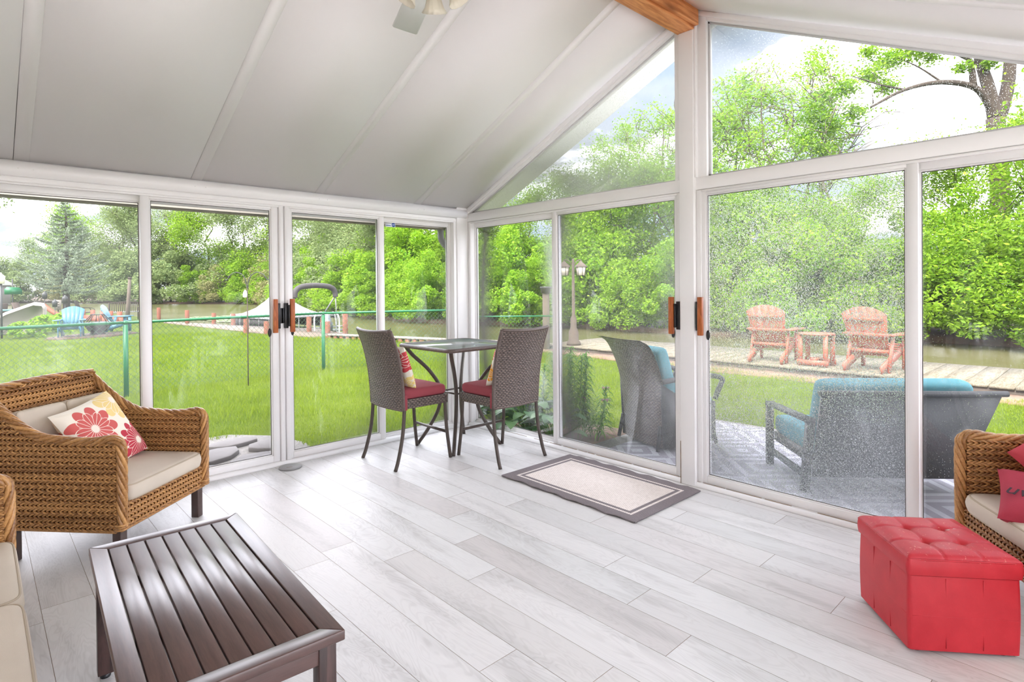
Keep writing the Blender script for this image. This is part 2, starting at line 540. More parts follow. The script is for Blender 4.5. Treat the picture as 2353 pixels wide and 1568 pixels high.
def mk_glass(name, haze=0.05, drops=0.0, dscale=120.0, tint=(0.995, 0.995, 1.0), streak=0.0, gloss=1.0, low=0.0):
    """clear pane: sees through, mirrors a little at a slant; drops = how much of it rain beads cover"""
    m, t, p = newmat(name)
    t.n.remove(p)
    v = t.coord('Object')
    tr = t.new('ShaderNodeBsdfTransparent')
    tr.inputs[0].default_value = (*tint, 1)
    gl = t.new('ShaderNodeBsdfGlossy')
    gl.inputs['Roughness'].default_value = 0.015
    lw = t.new('ShaderNodeLayerWeight')
    lw.inputs[0].default_value = 0.5
    fres = t.m('ADD', t.m('MULTIPLY', t.m('POWER', lw.outputs['Facing'], 5.0), 0.9), 0.022)
    m1 = t.new('ShaderNodeMixShader')
    t.l.new(t.m('MULTIPLY', fres, gloss), m1.inputs[0])
    t.l.new(tr.outputs[0], m1.inputs[1])
    t.l.new(gl.outputs[0], m1.inputs[2])
    cur = m1.outputs[0]
    # a film of condensation scatters daylight through the pane
    hz = t.new('ShaderNodeBsdfTranslucent')
    hz.inputs[0].default_value = (0.92, 0.95, 0.97, 1)
    n = t.noise(t.mapped(v, (1, 1, 0.7)), 1.6, 3, 0.6)
    hf = t.m('MULTIPLY', t.m('ADD', n, 0.5), haze)
    if low:
        x, y, z = t.sep(v)
        lowf = t.m('SUBTRACT', 1.0, t.m('DIVIDE', t.m('ADD', z, 0.0), low), clamp=True)
        hf = t.m('ADD', hf, t.m('MULTIPLY', lowf, 0.05))
    m2 = t.new('ShaderNodeMixShader')
    t.l.new(hf, m2.inputs[0])
    t.l.new(cur, m2.inputs[1])
    t.l.new(hz.outputs[0], m2.inputs[2])
    cur = m2.outputs[0]
    if drops > 0:
        x, y, z = t.sep(v)
        big = t.noise(t.mapped(v, (1, 1, 1)), 2.2, 3, 0.6)
        vo = t.vor(t.comb(x, y, t.m('MULTIPLY', z, 0.8)), dscale)
        size = t.m('MULTIPLY', t.m('ADD', t.m('MULTIPLY', t.sep(vo.outputs['Color'])[0], 0.7), 0.3), t.m('MULTIPLY', t.m('ADD', big, 0.35), drops))
        dm = t.m('LESS_THAN', vo.outputs['Distance'], size)
        hgt = t.m('SUBTRACT', size, vo.outputs['Distance'])
        bp = t.bump(hgt, 1.0, 0.012)
        rf = t.new('ShaderNodeBsdfRefraction')
        rf.inputs['IOR'].default_value = 1.33
        rf.inputs['Roughness'].default_value = 0.0
        rf.inputs[0].default_value = (1, 1, 1, 1)
        t.l.new(bp, rf.inputs['Normal'])
        gl2 = t.new('ShaderNodeBsdfGlossy')
        gl2.inputs['Roughness'].default_value = 0.1
        t.l.new(bp, gl2.inputs['Normal'])
        tl2 = t.new('ShaderNodeBsdfTranslucent')
        tl2.inputs[0].default_value = (0.9, 0.93, 0.93, 1)
        t.l.new(bp, tl2.inputs['Normal'])
        d1 = t.new('ShaderNodeMixShader')
        d1.inputs[0].default_value = 0.22
        t.l.new(rf.outputs[0], d1.inputs[1])
        t.l.new(tl2.outputs[0], d1.inputs[2])
        d2 = t.new('ShaderNodeMixShader')
        d2.inputs[0].default_value = 0.08
        t.l.new(d1.outputs[0], d2.inputs[1])
        t.l.new(gl2.outputs[0], d2.inputs[2])
        m3 = t.new('ShaderNodeMixShader')
        t.l.new(dm, m3.inputs[0])
        t.l.new(cur, m3.inputs[1])
        t.l.new(d2.outputs[0], m3.inputs[2])
        cur = m3.outputs[0]
    t.l.new(cur, t.n['Material Output'].inputs[0])
    return m


mk_glass('glass_clear', 0.006)
mk_glass('glass_hazy', 0.045)
mk_glass('glass_film', 0.009)
mk_glass('glass_beaded', 0.014, 0.36, 200)
mk_glass('glass_rainy', 0.034, 0.62, 185, low=1.0)
mk_glass('glass_drops', 0.004, 0.17, 120)
mk_glass('glass_gable', 0.005, 0.22, 160)
mk_glass('glass_table', 0.42, tint=(0.80, 0.90, 0.88), gloss=1.6)



# ------------------------------------------------------------------ mesh building
class MB:
    def __init__(self):
        self.v = []
        self.q = []
        self.ng = []
        self.n = 0
        self.uv = []

    def add(self, verts, faces, uv=None):
        verts = np.asarray(verts, dtype=float).reshape(-1, 3)
        if isinstance(faces, np.ndarray):
            self.q.append(faces + self.n)
        else:
            quads = [f for f in faces if len(f) == 4]
            if quads:
                self.q.append(np.array(quads) + self.n)
            for f in faces:
                if len(f) != 4:
                    self.ng.append([i + self.n for i in f])
        self.v.append(verts)
        self.uv.append(np.zeros((len(verts), 2)) if uv is None else np.asarray(uv, dtype=float))
        self.n += len(verts)
        return self

    def box(self, x0, x1, y0, y1, z0, z1, M=None):
        v = np.array([(x, y, z) for z in (z0, z1) for y in (y0, y1) for x in (x0, x1)], float)
        if M is not None:
            v = v @ np.array(M.to_3x3()).T + np.array(M.translation)
        return self.add(v, [(0, 2, 3, 1), (4, 5, 7, 6), (0, 1, 5, 4), (2, 6, 7, 3), (0, 4, 6, 2), (1, 3, 7, 5)])

    def bar(self, a, b, w_, h_, up=(0, 0, 1)):
        """box beam from a to b, w across, h along 'up'"""
        a = np.array(a, float)
        b = np.array(b, float)
        d = b - a
        L = np.linalg.norm(d)
        d /= L
        u = np.array(up, float)
        u -= d * (u @ d)
        if np.linalg.norm(u) < 1e-6:
            u = np.array((1., 0, 0)) - d * d[0]
        u /= np.linalg.norm(u)
        s = np.cross(d, u)
        v = []
        for p_ in (a, b):
            for (i, j) in ((-1, -1), (1, -1), (1, 1), (-1, 1)):
                v.append(p_ + s * i * w_ / 2 + u * j * h_ / 2)
        return self.add(v, [(0, 1, 2, 3), (7, 6, 5, 4), (0, 4, 5, 1), (1, 5, 6, 2), (2, 6, 7, 3), (3, 7, 4, 0)])

    def prism(self, poly, y0, y1, axis='y'):
        """polygon in the plane across the axis, pushed from y0 to y1"""
        k = len(poly)
        v = []
        for y in (y0, y1):
            for (a, b) in poly:
                v.append({'y': (a, y, b), 'x': (y, a, b), 'z': (a, b, y)}[axis])
        f = [tuple(range(k))[::-1], tuple(range(k, 2 * k))]
        f += [(i, (i + 1) % k, k + (i + 1) % k, k + i) for i in range(k)]
        return self.add(v, f)

    def tube(self, pts, r, n=8, cap=True, flat=None):
        pts = np.asarray(pts, float)
        k = len(pts)
        rr = np.full(k, r, float) if np.isscalar(r) else np.asarray(r, float)
        tan = np.gradient(pts, axis=0)
        tan /= np.linalg.norm(tan, axis=1)[:, None] + 1e-12
        up = np.array((0, 0, 1.0))
        if abs(tan[0] @ up) > 0.9:
            up = np.array((1.0, 0, 0))
        s = np.cross(tan, up)
        nn = np.linalg.norm(s, axis=1)
        if (nn < 0.05).any():
            # carry a frame along
            s = np.zeros_like(tan)
            cur = np.cross(tan[0], up)
            cur /= np.linalg.norm(cur)
            for i in range(k):
                cur = cur - tan[i] * (cur @ tan[i])
                cur /= np.linalg.norm(cur)
                s[i] = cur
        else:
            s /= nn[:, None]
        u = np.cross(s, tan)
        a = np.arange(n) * 2 * PI / n
        ca, sa = np.cos(a), np.sin(a)
        fw, fh = (1, 1) if flat is None else flat
        ring = pts[:, None, :] + rr[:, None, None] * (s[:, None, :] * ca[None, :, None] * fw + u[:, None, :] * sa[None, :, None] * fh)
        v = ring.reshape(-1, 3)
        i = np.arange(k - 1)[:, None] * n
        j = np.arange(n)[None, :]
        j2 = (j + 1) % n
        q = np.stack([i + j, i + j2, i + n + j2, i + n + j], -1).reshape(-1, 4)
        self.add(v, q)
        if cap:
            base = self.n - len(v)
            self.ng.append([base + t_ for t_ in range(n)][::-1])
            self.ng.append([base + (k - 1) * n + t_ for t_ in range(n)])
        return self

    def lathe(self, prof, n=24, c=(0, 0, 0), close=True):
        prof = np.asarray(prof, float)
        k = len(prof)
        a = np.arange(n) * 2 * PI / n
        v = np.zeros((k, n, 3))
        v[:, :, 0] = prof[:, 0:1] * np.cos(a) + c[0]
        v[:, :, 1] = prof[:, 0:1] * np.sin(a) + c[1]
        v[:, :, 2] = prof[:, 1:2] + c[2]
        i = np.arange(k - 1)[:, None] * n
        j = np.arange(n)[None, :]
        j2 = (j + 1) % n
        q = np.stack([i + j, i + j2, i + n + j2, i + n + j], -1).reshape(-1, 4)
        self.add(v.reshape(-1, 3), q)
        if close:
            b = self.n - k * n
            self.ng.append([b + t_ for t_ in range(n)][::-1])
            self.ng.append([b + (k - 1) * n + t_ for t_ in range(n)])
        return self

    def grid(self, P, closed_u=False, closed_v=False, uv=None):
        P = np.asarray(P, float)
        a, b, _ = P.shape
        ii = np.arange(a if closed_u else a - 1)
        jj = np.arange(b if closed_v else b - 1)
        I, J = np.meshgrid(ii, jj, indexing='ij')
        I2, J2 = (I + 1) % a, (J + 1) % b
        q = np.stack([I * b + J, I2 * b + J, I2 * b + J2, I * b + J2], -1).reshape(-1, 4)
        return self.add(P.reshape(-1, 3), q, None if uv is None else np.asarray(uv).reshape(-1, 2))

    def ball(self, c, rx, ry=None, rz=None, n=14, m=9):
        ry = ry or rx
        rz = rz or rx
        th = np.linspace(0.001, PI - 0.001, m)
        ph = np.linspace(0, 2 * PI, n, endpoint=False)
        P = np.zeros((m, n, 3))
        P[..., 0] = c[0] + rx * np.sin(th)[:, None] * np.cos(ph)
        P[..., 1] = c[1] + ry * np.sin(th)[:, None] * np.sin(ph)
        P[..., 2] = c[2] + rz * np.cos(th)[:, None]
        return self.grid(P, closed_v=True)

    def build(self, name, mat, parent=None, smooth=False, bevel=0.0, uv=False, rnd=None, angle=None, seg=2, subsurf=0):
        me = bpy.data.meshes.new(name)
        V = np.concatenate(self.v) if self.v else np.zeros((0, 3))
        Q = np.concatenate(self.q) if self.q else np.zeros((0, 4), int)
        me.vertices.add(len(V))
        me.vertices.foreach_set('co', V.ravel())
        nl = Q.size + sum(len(f) for f in self.ng)
        me.loops.add(nl)
        loops = np.concatenate([Q.ravel()] + [np.array(f) for f in self.ng]) if self.ng else Q.ravel()
        me.loops.foreach_set('vertex_index', loops.astype(np.int32))
        tot = np.concatenate([np.full(len(Q), 4), np.array([len(f) for f in self.ng], int)]).astype(np.int32)
        st = np.concatenate([[0], np.cumsum(tot)[:-1]]).astype(np.int32) if len(tot) else tot
        me.polygons.add(len(tot))
        me.polygons.foreach_set('loop_start', st)
        if smooth:
            me.polygons.foreach_set('use_smooth', np.ones(len(tot), bool))
        me.update(calc_edges=True)
        if uv:
            layer = me.uv_layers.new(name='uv')
            U = np.concatenate(self.uv)
            layer.data.foreach_set('uv', U[loops].astype(np.float32).ravel())
        if rnd is not None:
            at = me.attributes.new('rnd', 'FLOAT', 'FACE')
            at.data.foreach_set('value', np.asarray(rnd, np.float32))
        me.validate()
        for mm in (mat if isinstance(mat, (list, tuple)) else [mat]):
            me.materials.append(MATS[mm])
        o = bpy.data.objects.new(name, me)
        COL.objects.link(o)
        if parent is not None:
            o.parent = parent
        if subsurf:
            md = o.modifiers.new('sub', 'SUBSURF')
            md.levels = md.render_levels = subsurf
        if bevel:
            md = o.modifiers.new('bevel', 'BEVEL')
            md.width = bevel
            md.segments = seg
            md.limit_method = 'ANGLE'
            md.angle_limit = math.radians(40)
        return o


def tag(o, label=None, cat=None, group=None, kind=None):
    if label:
        o['label'] = label
    if cat:
        o['category'] = cat
    if group:
        o['group'] = group
    if kind:
        o['kind'] = kind
    return o


def thing(name, label, cat, loc=(0, 0, 0), rz=0.0, group=None, kind=None):
    o = bpy.data.objects.new(name, None)
    COL.objects.link(o)
    o.location = loc
    o.rotation_euler = (0, 0, rz)
    o.empty_display_size = 0.1
    return tag(o, label, cat, group, kind)


def copy_tree(o, parent=None):
    c = o.copy()
    COL.objects.link(c)
    if parent is not None:
        c.parent = parent
    for ch in [x for x in o.children]:
        copy_tree(ch, c)
    return c


def spline(ctrl, n=24):
    """Catmull-Rom through the control points"""
    c = np.asarray(ctrl, float)
    P = np.vstack([2 * c[0] - c[1], c, 2 * c[-1] - c[-2]])
    out_ = []
    segs = len(c) - 1
    for s in range(segs):
        p0, p1, p2, p3 = P[s:s + 4]
        for t in np.linspace(0, 1, n // segs + 2, endpoint=(s == segs - 1)):
            out_.append(0.5 * ((2 * p1) + (-p0 + p2) * t + (2 * p0 - 5 * p1 + 4 * p2 - p3) * t * t + (-p0 + 3 * p1 - 3 * p2 + p3) * t ** 3))
    return np.array(out_)


def resample(pts, step):
    pts = np.asarray(pts, float)
    d = np.r_[0, np.cumsum(np.linalg.norm(np.diff(pts, axis=0), axis=1))]
    n = max(2, int(d[-1] / step) + 1)
    t = np.linspace(0, d[-1], n)
    return np.stack([np.interp(t, d, pts[:, i]) for i in range(3)], 1), t


def rope(mb, pts, R, r, strands=3, pitch=0.12, n=6, hand=1, step=0.008, out=None, flat=1.0):
    """strands wound round a path"""
    p, t = resample(pts, step)
    tan = np.gradient(p, axis=0)
    tan /= np.linalg.norm(tan, axis=1)[:, None]
    cur = np.array(out if out is not None else (0, 0, 1.0), float)
    S_ = np.zeros_like(p)
    for i in range(len(p)):
        cur = cur - tan[i] * (cur @ tan[i])
        cur /= np.linalg.norm(cur) + 1e-9
        S_[i] = cur
    U_ = np.cross(tan, S_)
    for k in range(strands):
        a = hand * 2 * PI * t / pitch + 2 * PI * k / strands
        q = p + R * (S_ * np.cos(a)[:, None] + U_ * np.sin(a)[:, None] * flat)
        mb.tube(q, r, n)


def twine_row(mb, p, nrm, amp, r, pitch, hand, phase=0.0, n=5):
    """two strands twisted round each other along p; nrm = panel normal per point"""
    d = np.r_[0, np.cumsum(np.linalg.norm(np.diff(p, axis=0), axis=1))]
    tan = np.gradient(p, axis=0)
    tan /= np.linalg.norm(tan, axis=1)[:, None]
    b = np.cross(nrm, tan)
    for k in range(2):
        a = hand * 2 * PI * d / pitch + PI * k + phase
        q = p + nrm * (amp * np.cos(a))[:, None] + b * (amp * np.sin(a))[:, None]
        mb.tube(q, r, n, cap=False)


def weave(mb, top, zs0, x0, x1, place, pitch=0.048, row=0.0138, r=0.0048, amp=0.0050, step=0.0065, lo=None):
    """rows of twining: row height z, from x0(z) to x1(z), only where z < top(x); place(x,z)->point, normal"""
    z = zs0 + row / 2
    k = 0
    xs_all = None
    while True:
        a, b = x0(z), x1(z)
        xs = np.arange(a, b + step / 2, step)
        if len(xs) < 4:
            break
        ok = np.array([top(x) > z + row * 0.3 for x in xs])
        if lo is not None:
            ok &= np.array([lo(x) < z for x in xs])
        if not ok.any():
            if z > zs0 + 1.2:
                break
            z += row
            k += 1
            if z > zs0 + 1.2:
                break
            continue
        # contiguous runs
        idx = np.where(ok)[0]
        runs = np.split(idx, np.where(np.diff(idx) > 1)[0] + 1)
        for rn in runs:
            if len(rn) < 4:
                continue
            pn = [place(xs[i], z) for i in rn]
            p = np.array([q[0] for q in pn])
            nn = np.array([q[1] for q in pn])
            twine_row(mb, p, nn, amp, r, pitch, 1 if k % 2 else -1, phase=2 * PI * xs[rn[0]] / pitch * (1 if k % 2 else -1))
        z += row
        k += 1
        if k > 90:
            break


def cushion_mesh(mb, w_, d_, h_, puff=0.02, rr=0.03, nx=26, ny=26, sag=0.0, e=0.0):
    """boxed cushion centred on 0, base z=0"""
    us = np.linspace(-1, 1, nx)
    vs = np.linspace(-1, 1, ny)
    prof = [(0.0, 1.0), (0.25, 0.995), (0.5, 0.99), (0.75, 0.975), (0.9, 0.95), (1.0, 0.90)]
    # perimeter as rounded rectangle
    N = 64
    a = np.linspace(0, 2 * PI, N, endpoint=False)
    pw = 2.0 / 14
    cx = np.sign(np.cos(a)) * np.abs(np.cos(a)) ** pw
    sy_ = np.sign(np.sin(a)) * np.abs(np.sin(a)) ** pw
    rings = []

    def zt(x, y):
        return puff * (1 - abs(x) ** 3) * (1 - abs(y) ** 3) - sag * max(0, 1 - (x * x + y * y) * 1.5)
    scal = [0.0, 0.15, 0.3, 0.45, 0.6, 0.72, 0.82, 0.9, 0.96]
    for s in scal:
        rings.append(np.stack([cx * s * w_ / 2, sy_ * s * d_ / 2, np.array([-zt(x * s, y * s) * 0.3 for x, y in zip(cx, sy_)])], 1))
    for (f, o_) in ((0.12, 1.0), (0.3, 1.012), (0.5, 1.018), (0.7, 1.012), (0.88, 1.0)):
        rings.append(np.stack([cx * o_ * w_ / 2, sy_ * o_ * d_ / 2, np.full(N, h_ * f)], 1))
    for s in scal[::-1]:
        rings.append(np.stack([cx * s * w_ / 2, sy_ * s * d_ / 2, np.array([h_ + zt(x * s, y * s) for x, y in zip(cx, sy_)])], 1))
    mb.grid(np.array(rings), closed_v=True)
    return cx, sy_


def piping(mb, w_, d_, z, r=0.004, s=0.985):
    a = np.linspace(0, 2 * PI, 65)
    pw = 2.0 / 14
    cx = np.sign(np.cos(a)) * np.abs(np.cos(a)) ** pw * w_ / 2 * s
    sy_ = np.sign(np.sin(a)) * np.abs(np.sin(a)) ** pw * d_ / 2 * s
    mb.tube(np.stack([cx, sy_, np.full(65, z)], 1), r, 6, cap=False)


def pillow_mesh(mb, s, h_, n=30, pinch=0.07):
    """knife-edge square pillow in the xy plane"""
    for sg in (1, -1):
        P = np.zeros((n, n, 3))
        for i, u in enumerate(np.linspace(-1, 1, n)):
            for j, v in enumerate(np.linspace(-1, 1, n)):
                x = u * (1 - pinch * (1 - v * v))
                y = v * (1 - pinch * (1 - u * u))
                z = sg * h_ * ((1 - u ** 4) * (1 - v ** 4)) ** 0.5 * (1 + 0.05 * math.sin(5 * u + 3 * v))
                P[i, j] = (x * s, y * s, z)
        mb.grid(P if sg > 0 else P[::-1])


# ================================================================== THE ROOM
YL, XR, YB, XH = 4.575, 3.665, -0.46, -1.42      # inner faces: canal-side wall, patio wall, third wall, house wall
RIDGE = 2.08


def ceil_z(y):
    return 2.20 + 0.455 * (4.56 - y) if y >= RIDGE else 2.20 + 0.455 * (4.56 - RIDGE) - 0.46 * (RIDGE - y)


# ---- floor: planks run along Y, 188 mm wide, 1.305 m long, tiny gaps show the substrate
joints = {0: 3.12, 1: 3.25, 6: 2.81, 7: 2.91, 8: 2.59, 9: 2.14, 10: 2.49, 11: 2.80, 12: 1.77, 13: 1.39, 14: 2.16, 15: 1.24, 16: 1.85, 17: 3.47, 18: 1.40}
f = MB()
rnds = []
for k in range(-9, 20):
    xa = 0.010 + k * 0.1878
    xb = xa + 0.1878
    xa_c, xb_c = max(xa + 0.0008, XH), min(xb - 0.0008, XR + 0.02)
    if xb_c <= xa_c:
        continue
    j0 = joints.get(k, random.uniform(0, 1.305))
    y = j0 - 1.305 * 5
    while y < YL:
        ya, yb = max(y + 0.0009, YB), min(y + 1.305 - 0.0009, YL + 0.02)
        if yb > ya:
            ox, oy = random.random() * 5, random.random() * 9
            e = 0.0016
            vs = [(xa_c, ya, 0), (xb_c, ya, 0), (xb_c, yb, 0), (xa_c, yb, 0)]
            uvs = [(xa_c - xa + ox, ya - y + oy), (xb_c - xa + ox, ya - y + oy), (xb_c - xa + ox, yb - y + oy), (xa_c - xa + ox, yb - y + oy)]
            f.add(vs, np.array([[0, 1, 2, 3]]), uvs)
            rnds.append(random.random())
        y += 1.305
nplank = len(rnds)
fl = f.build('floor', 'floor_planks', uv=True, rnd=rnds)
tag(fl, kind='structure')
sub = MB().box(XH, XR + 0.02, YB, YL + 0.02, -0.16, -0.0015).build('floor_base', 'floor_gap', fl)
sub['kind'] = 'structure'

# ---- ceiling: insulated panels with seams, running eave to ridge
c = MB()
seams = [-1.70, -0.765, 0.178, 1.14, 2.065, 3.03, 4.16]
for side in (0, 1):
    ya, yb = (RIDGE, 4.60) if side == 0 else (-0.52, RIDGE)
    for a, b in zip(seams[:-1], seams[1:]):
        a2 = max(a, XH) + 0.0018
        b2 = min(b, XR + 0.02) - 0.0018
        if b2 <= a2:
            continue
        for (p, q, dz) in ((a2, a2 + 0.072, -0.0012), (a2 + 0.072, b2, 0.0)):
            v = []
            for (x, y) in ((p, ya), (q, ya), (q, yb), (p, yb)):
                v.append((x, y, (ceil_z(y) if side == 0 else (ceil_z(RIDGE - 1e-6) if y == RIDGE else ceil_z(y))) + dz))
            v += [(x, y, z + 0.05) for (x, y, z) in v]
            c.add(v, [(3, 2, 1, 0), (4, 5, 6, 7), (0, 1, 5, 4), (1, 2, 6, 5), (2, 3, 7, 6), (3, 0, 4, 7)])
ce = c.build('ceiling', 'ceiling_panel')
tag(ce, kind='structure')
r_ = MB()
for side in (0, 1):
    ya, yb = (RIDGE, 5.0) if side == 0 else (-0.95, RIDGE)
    za, zb = (ceil_z(RIDGE), ceil_z(5.0)) if side == 0 else (ceil_z(-0.95), ceil_z(RIDGE - 1e-6))
    r_.add([(x, y, z + dz) for dz in (0.046, 0.2) for (x, y, z) in ((XH, ya, za), (4.12, ya, za), (4.12, yb, zb), (XH, yb, zb))],
           [(3, 2, 1, 0), (4, 5, 6, 7), (0, 1, 5, 4), (1, 2, 6, 5), (2, 3, 7, 6), (3, 0, 4, 7)])
ro = r_.build('roof', 'siding')
tag(ro, kind='structure')

# ---- ridge beam (double timber)
b = MB()
b.box(-1.40, XR - 0.02, 2.030, 2.158, 3.168, 3.36)
b.box(-1.40, XR - 0.02, 1.995, 2.028, 3.186, 3.36)
bo = b.build('ceiling_ridge_beam', 'cedar_beam', bevel=0.004)
tag(bo, kind='structure')

# ---- eave trims on the canal-side wall: bowed moulding and head flat
N = 10
prof = [(YL + 0.02, 2.092)] + [(YL - 0.006 - 0.030 * math.sin(PI * t / N * 0.95 + 0.1), 2.092 + 0.090 * t / N) for t in range(N + 1)] + [(YL + 0.02, 2.20)]
tr = MB().prism([(y, z) for (y, z) in prof], XH, XR - 0.02, axis='x')
for xx in (0.178, 0.25, 1.14, 1.21, 2.065, 2.135, 3.03, 3.10):
    tr.ball((xx + 0.02, YL - 0.037, 2.137), 0.0035, n=8, m=5)
t1 = tr.build('trim_1', 'vinyl', smooth=False)
tag(t1, kind='structure')
wl = MB()
wl.box(XH, XR + 0.04, YL, YL + 0.10, 2.058, 2.092)
wl.box(XH, XR + 0.04, YL + 0.02, YL + 0.10, 2.092, 2.23)
wl.box(XH, -0.12, YL, YL + 0.10, 0.0, 2.058)
wl.box(3.53, XR + 0.10, YL - 0.012, YL + 0.10, 0.0, 2.20)          # corner post
wo = wl.build('wall_left', 'vinyl', bevel=0.003, seg=1)
tag(wo, kind='structure')
# quarter-round at the floor
for (nm, poly, a0, a1, ax) in (
        ('baseboard_left', [(YL, 0), (YL - 0.030, 0), (YL - 0.029, 0.012), (YL - 0.022, 0.022), (YL - 0.012, 0.029), (YL, 0.031)], XH, XR - 0.03, 'x'),
        ('baseboard_right', [(XR, 0), (XR - 0.030, 0), (XR - 0.029, 0.012), (XR - 0.022, 0.022), (XR - 0.012, 0.029), (XR, 0.031)], YB, YL - 0.03, 'y')):
    q = MB()
    if ax == 'x':
        q.prism(poly, a0, a1, axis='x')
    else:
        q.prism(poly, a0, a1, axis='y')
    o = q.build(nm, 'vinyl', smooth=False)
    tag(o, kind='structure')
# grime line behind the quarter-round by the patio doors
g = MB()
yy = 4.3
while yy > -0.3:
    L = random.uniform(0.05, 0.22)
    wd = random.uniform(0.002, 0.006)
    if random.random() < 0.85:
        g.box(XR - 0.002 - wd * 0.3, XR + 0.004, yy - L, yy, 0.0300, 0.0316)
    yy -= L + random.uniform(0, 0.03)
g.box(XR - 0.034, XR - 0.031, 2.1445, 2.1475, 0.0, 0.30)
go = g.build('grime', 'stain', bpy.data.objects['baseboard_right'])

# ---- patio wall: beam, posts, gable frames
wr = MB()
wr.box(XR, XR + 0.10, YB, YL + 0.04, 2.062, 2.147)
for (ya, yb) in ((4.545, 4.60), (2.148, 2.20), (1.955, 2.036), (YB, -0.40)):      # gable uprights
    zt = min(ceil_z(ya), ceil_z(yb))
    wr.box(XR + 0.005, XR + 0.09, ya, yb, 2.147, zt)
# rakes: follow the slope, 50 mm deep, two steps
for (ya, yb) in ((2.10, 4.58), (YB, 2.06)):
    for (x0_, x1_, dp) in ((XR - 0.012, XR + 0.02, 0.036), (XR + 0.006, XR + 0.10, 0.058)):
        if ya < 0:
            pts = [(ya, ceil_z(ya)), (yb, ceil_z(yb)), (yb, ceil_z(yb) - dp), (ya, ceil_z(ya) - dp)]
        else:
            pts = [(ya, ceil_z(ya)), (yb, ceil_z(yb)), (yb, ceil_z(yb) - dp), (ya, ceil_z(ya) - dp)]
        wr.prism(pts, x0_, x1_, axis='x')
wro = wr.build('wall_right', 'vinyl', bevel=0.003, seg=1)
tag(wro, kind='structure')
po = MB().box(XR - 0.032, XR + 0.10, 2.036, 2.146, 0, 3.168)
po.box(XR - 0.02, XR + 0.09, 2.020, 2.036, 2.147, 3.25)
poo = po.build('wall_right_post', 'vinyl', bevel=0.004)
tag(poo, kind='structure')
ec = MB().prism([(XR + 0.10, 2.3), (4.12, 2.3), (4.12, 2.29), (XR + 0.10, 2.29)], 0, 0.001, axis='y')

# gable windows
for n_, (ya, yb, mt_) in enumerate(((2.20, 4.545, 'glass_gable'), (-0.40, 1.955, 'glass_gable'))):
    w_o = thing('window_%d' % (n_ + 1), None, None, (XR + 0.05, 0, 0), kind='structure')
    za, zb = ceil_z(ya) - 0.058, ceil_z(yb) - 0.058
    g1 = MB().prism([(ya, 2.15), (yb, 2.15), (yb, zb), (ya, za)], 0.0, 0.005, axis='x').build('pane', mt_, w_o)
    fr_ = MB()
    d = 0.014
    fr_.prism([(ya, 2.147), (yb, 2.147), (yb, 2.147 + d), (ya, 2.147 + d)], -0.016, 0.0, axis='x')
    fr_.prism([(ya, 2.147), (ya + d, 2.147), (ya + d, za - d), (ya, za)], -0.016, 0.0, axis='x')
    fr_.prism([(yb - d, 2.147), (yb, 2.147), (yb, zb), (yb - d, zb - d)], -0.016, 0.0, axis='x')
    fr_.prism([(ya, za - d), (yb, zb - d), (yb, zb), (ya, za)], -0.016, 0.0, axis='x')
    fr_.build('glazing_bead', 'vinyl_bead', w_o)


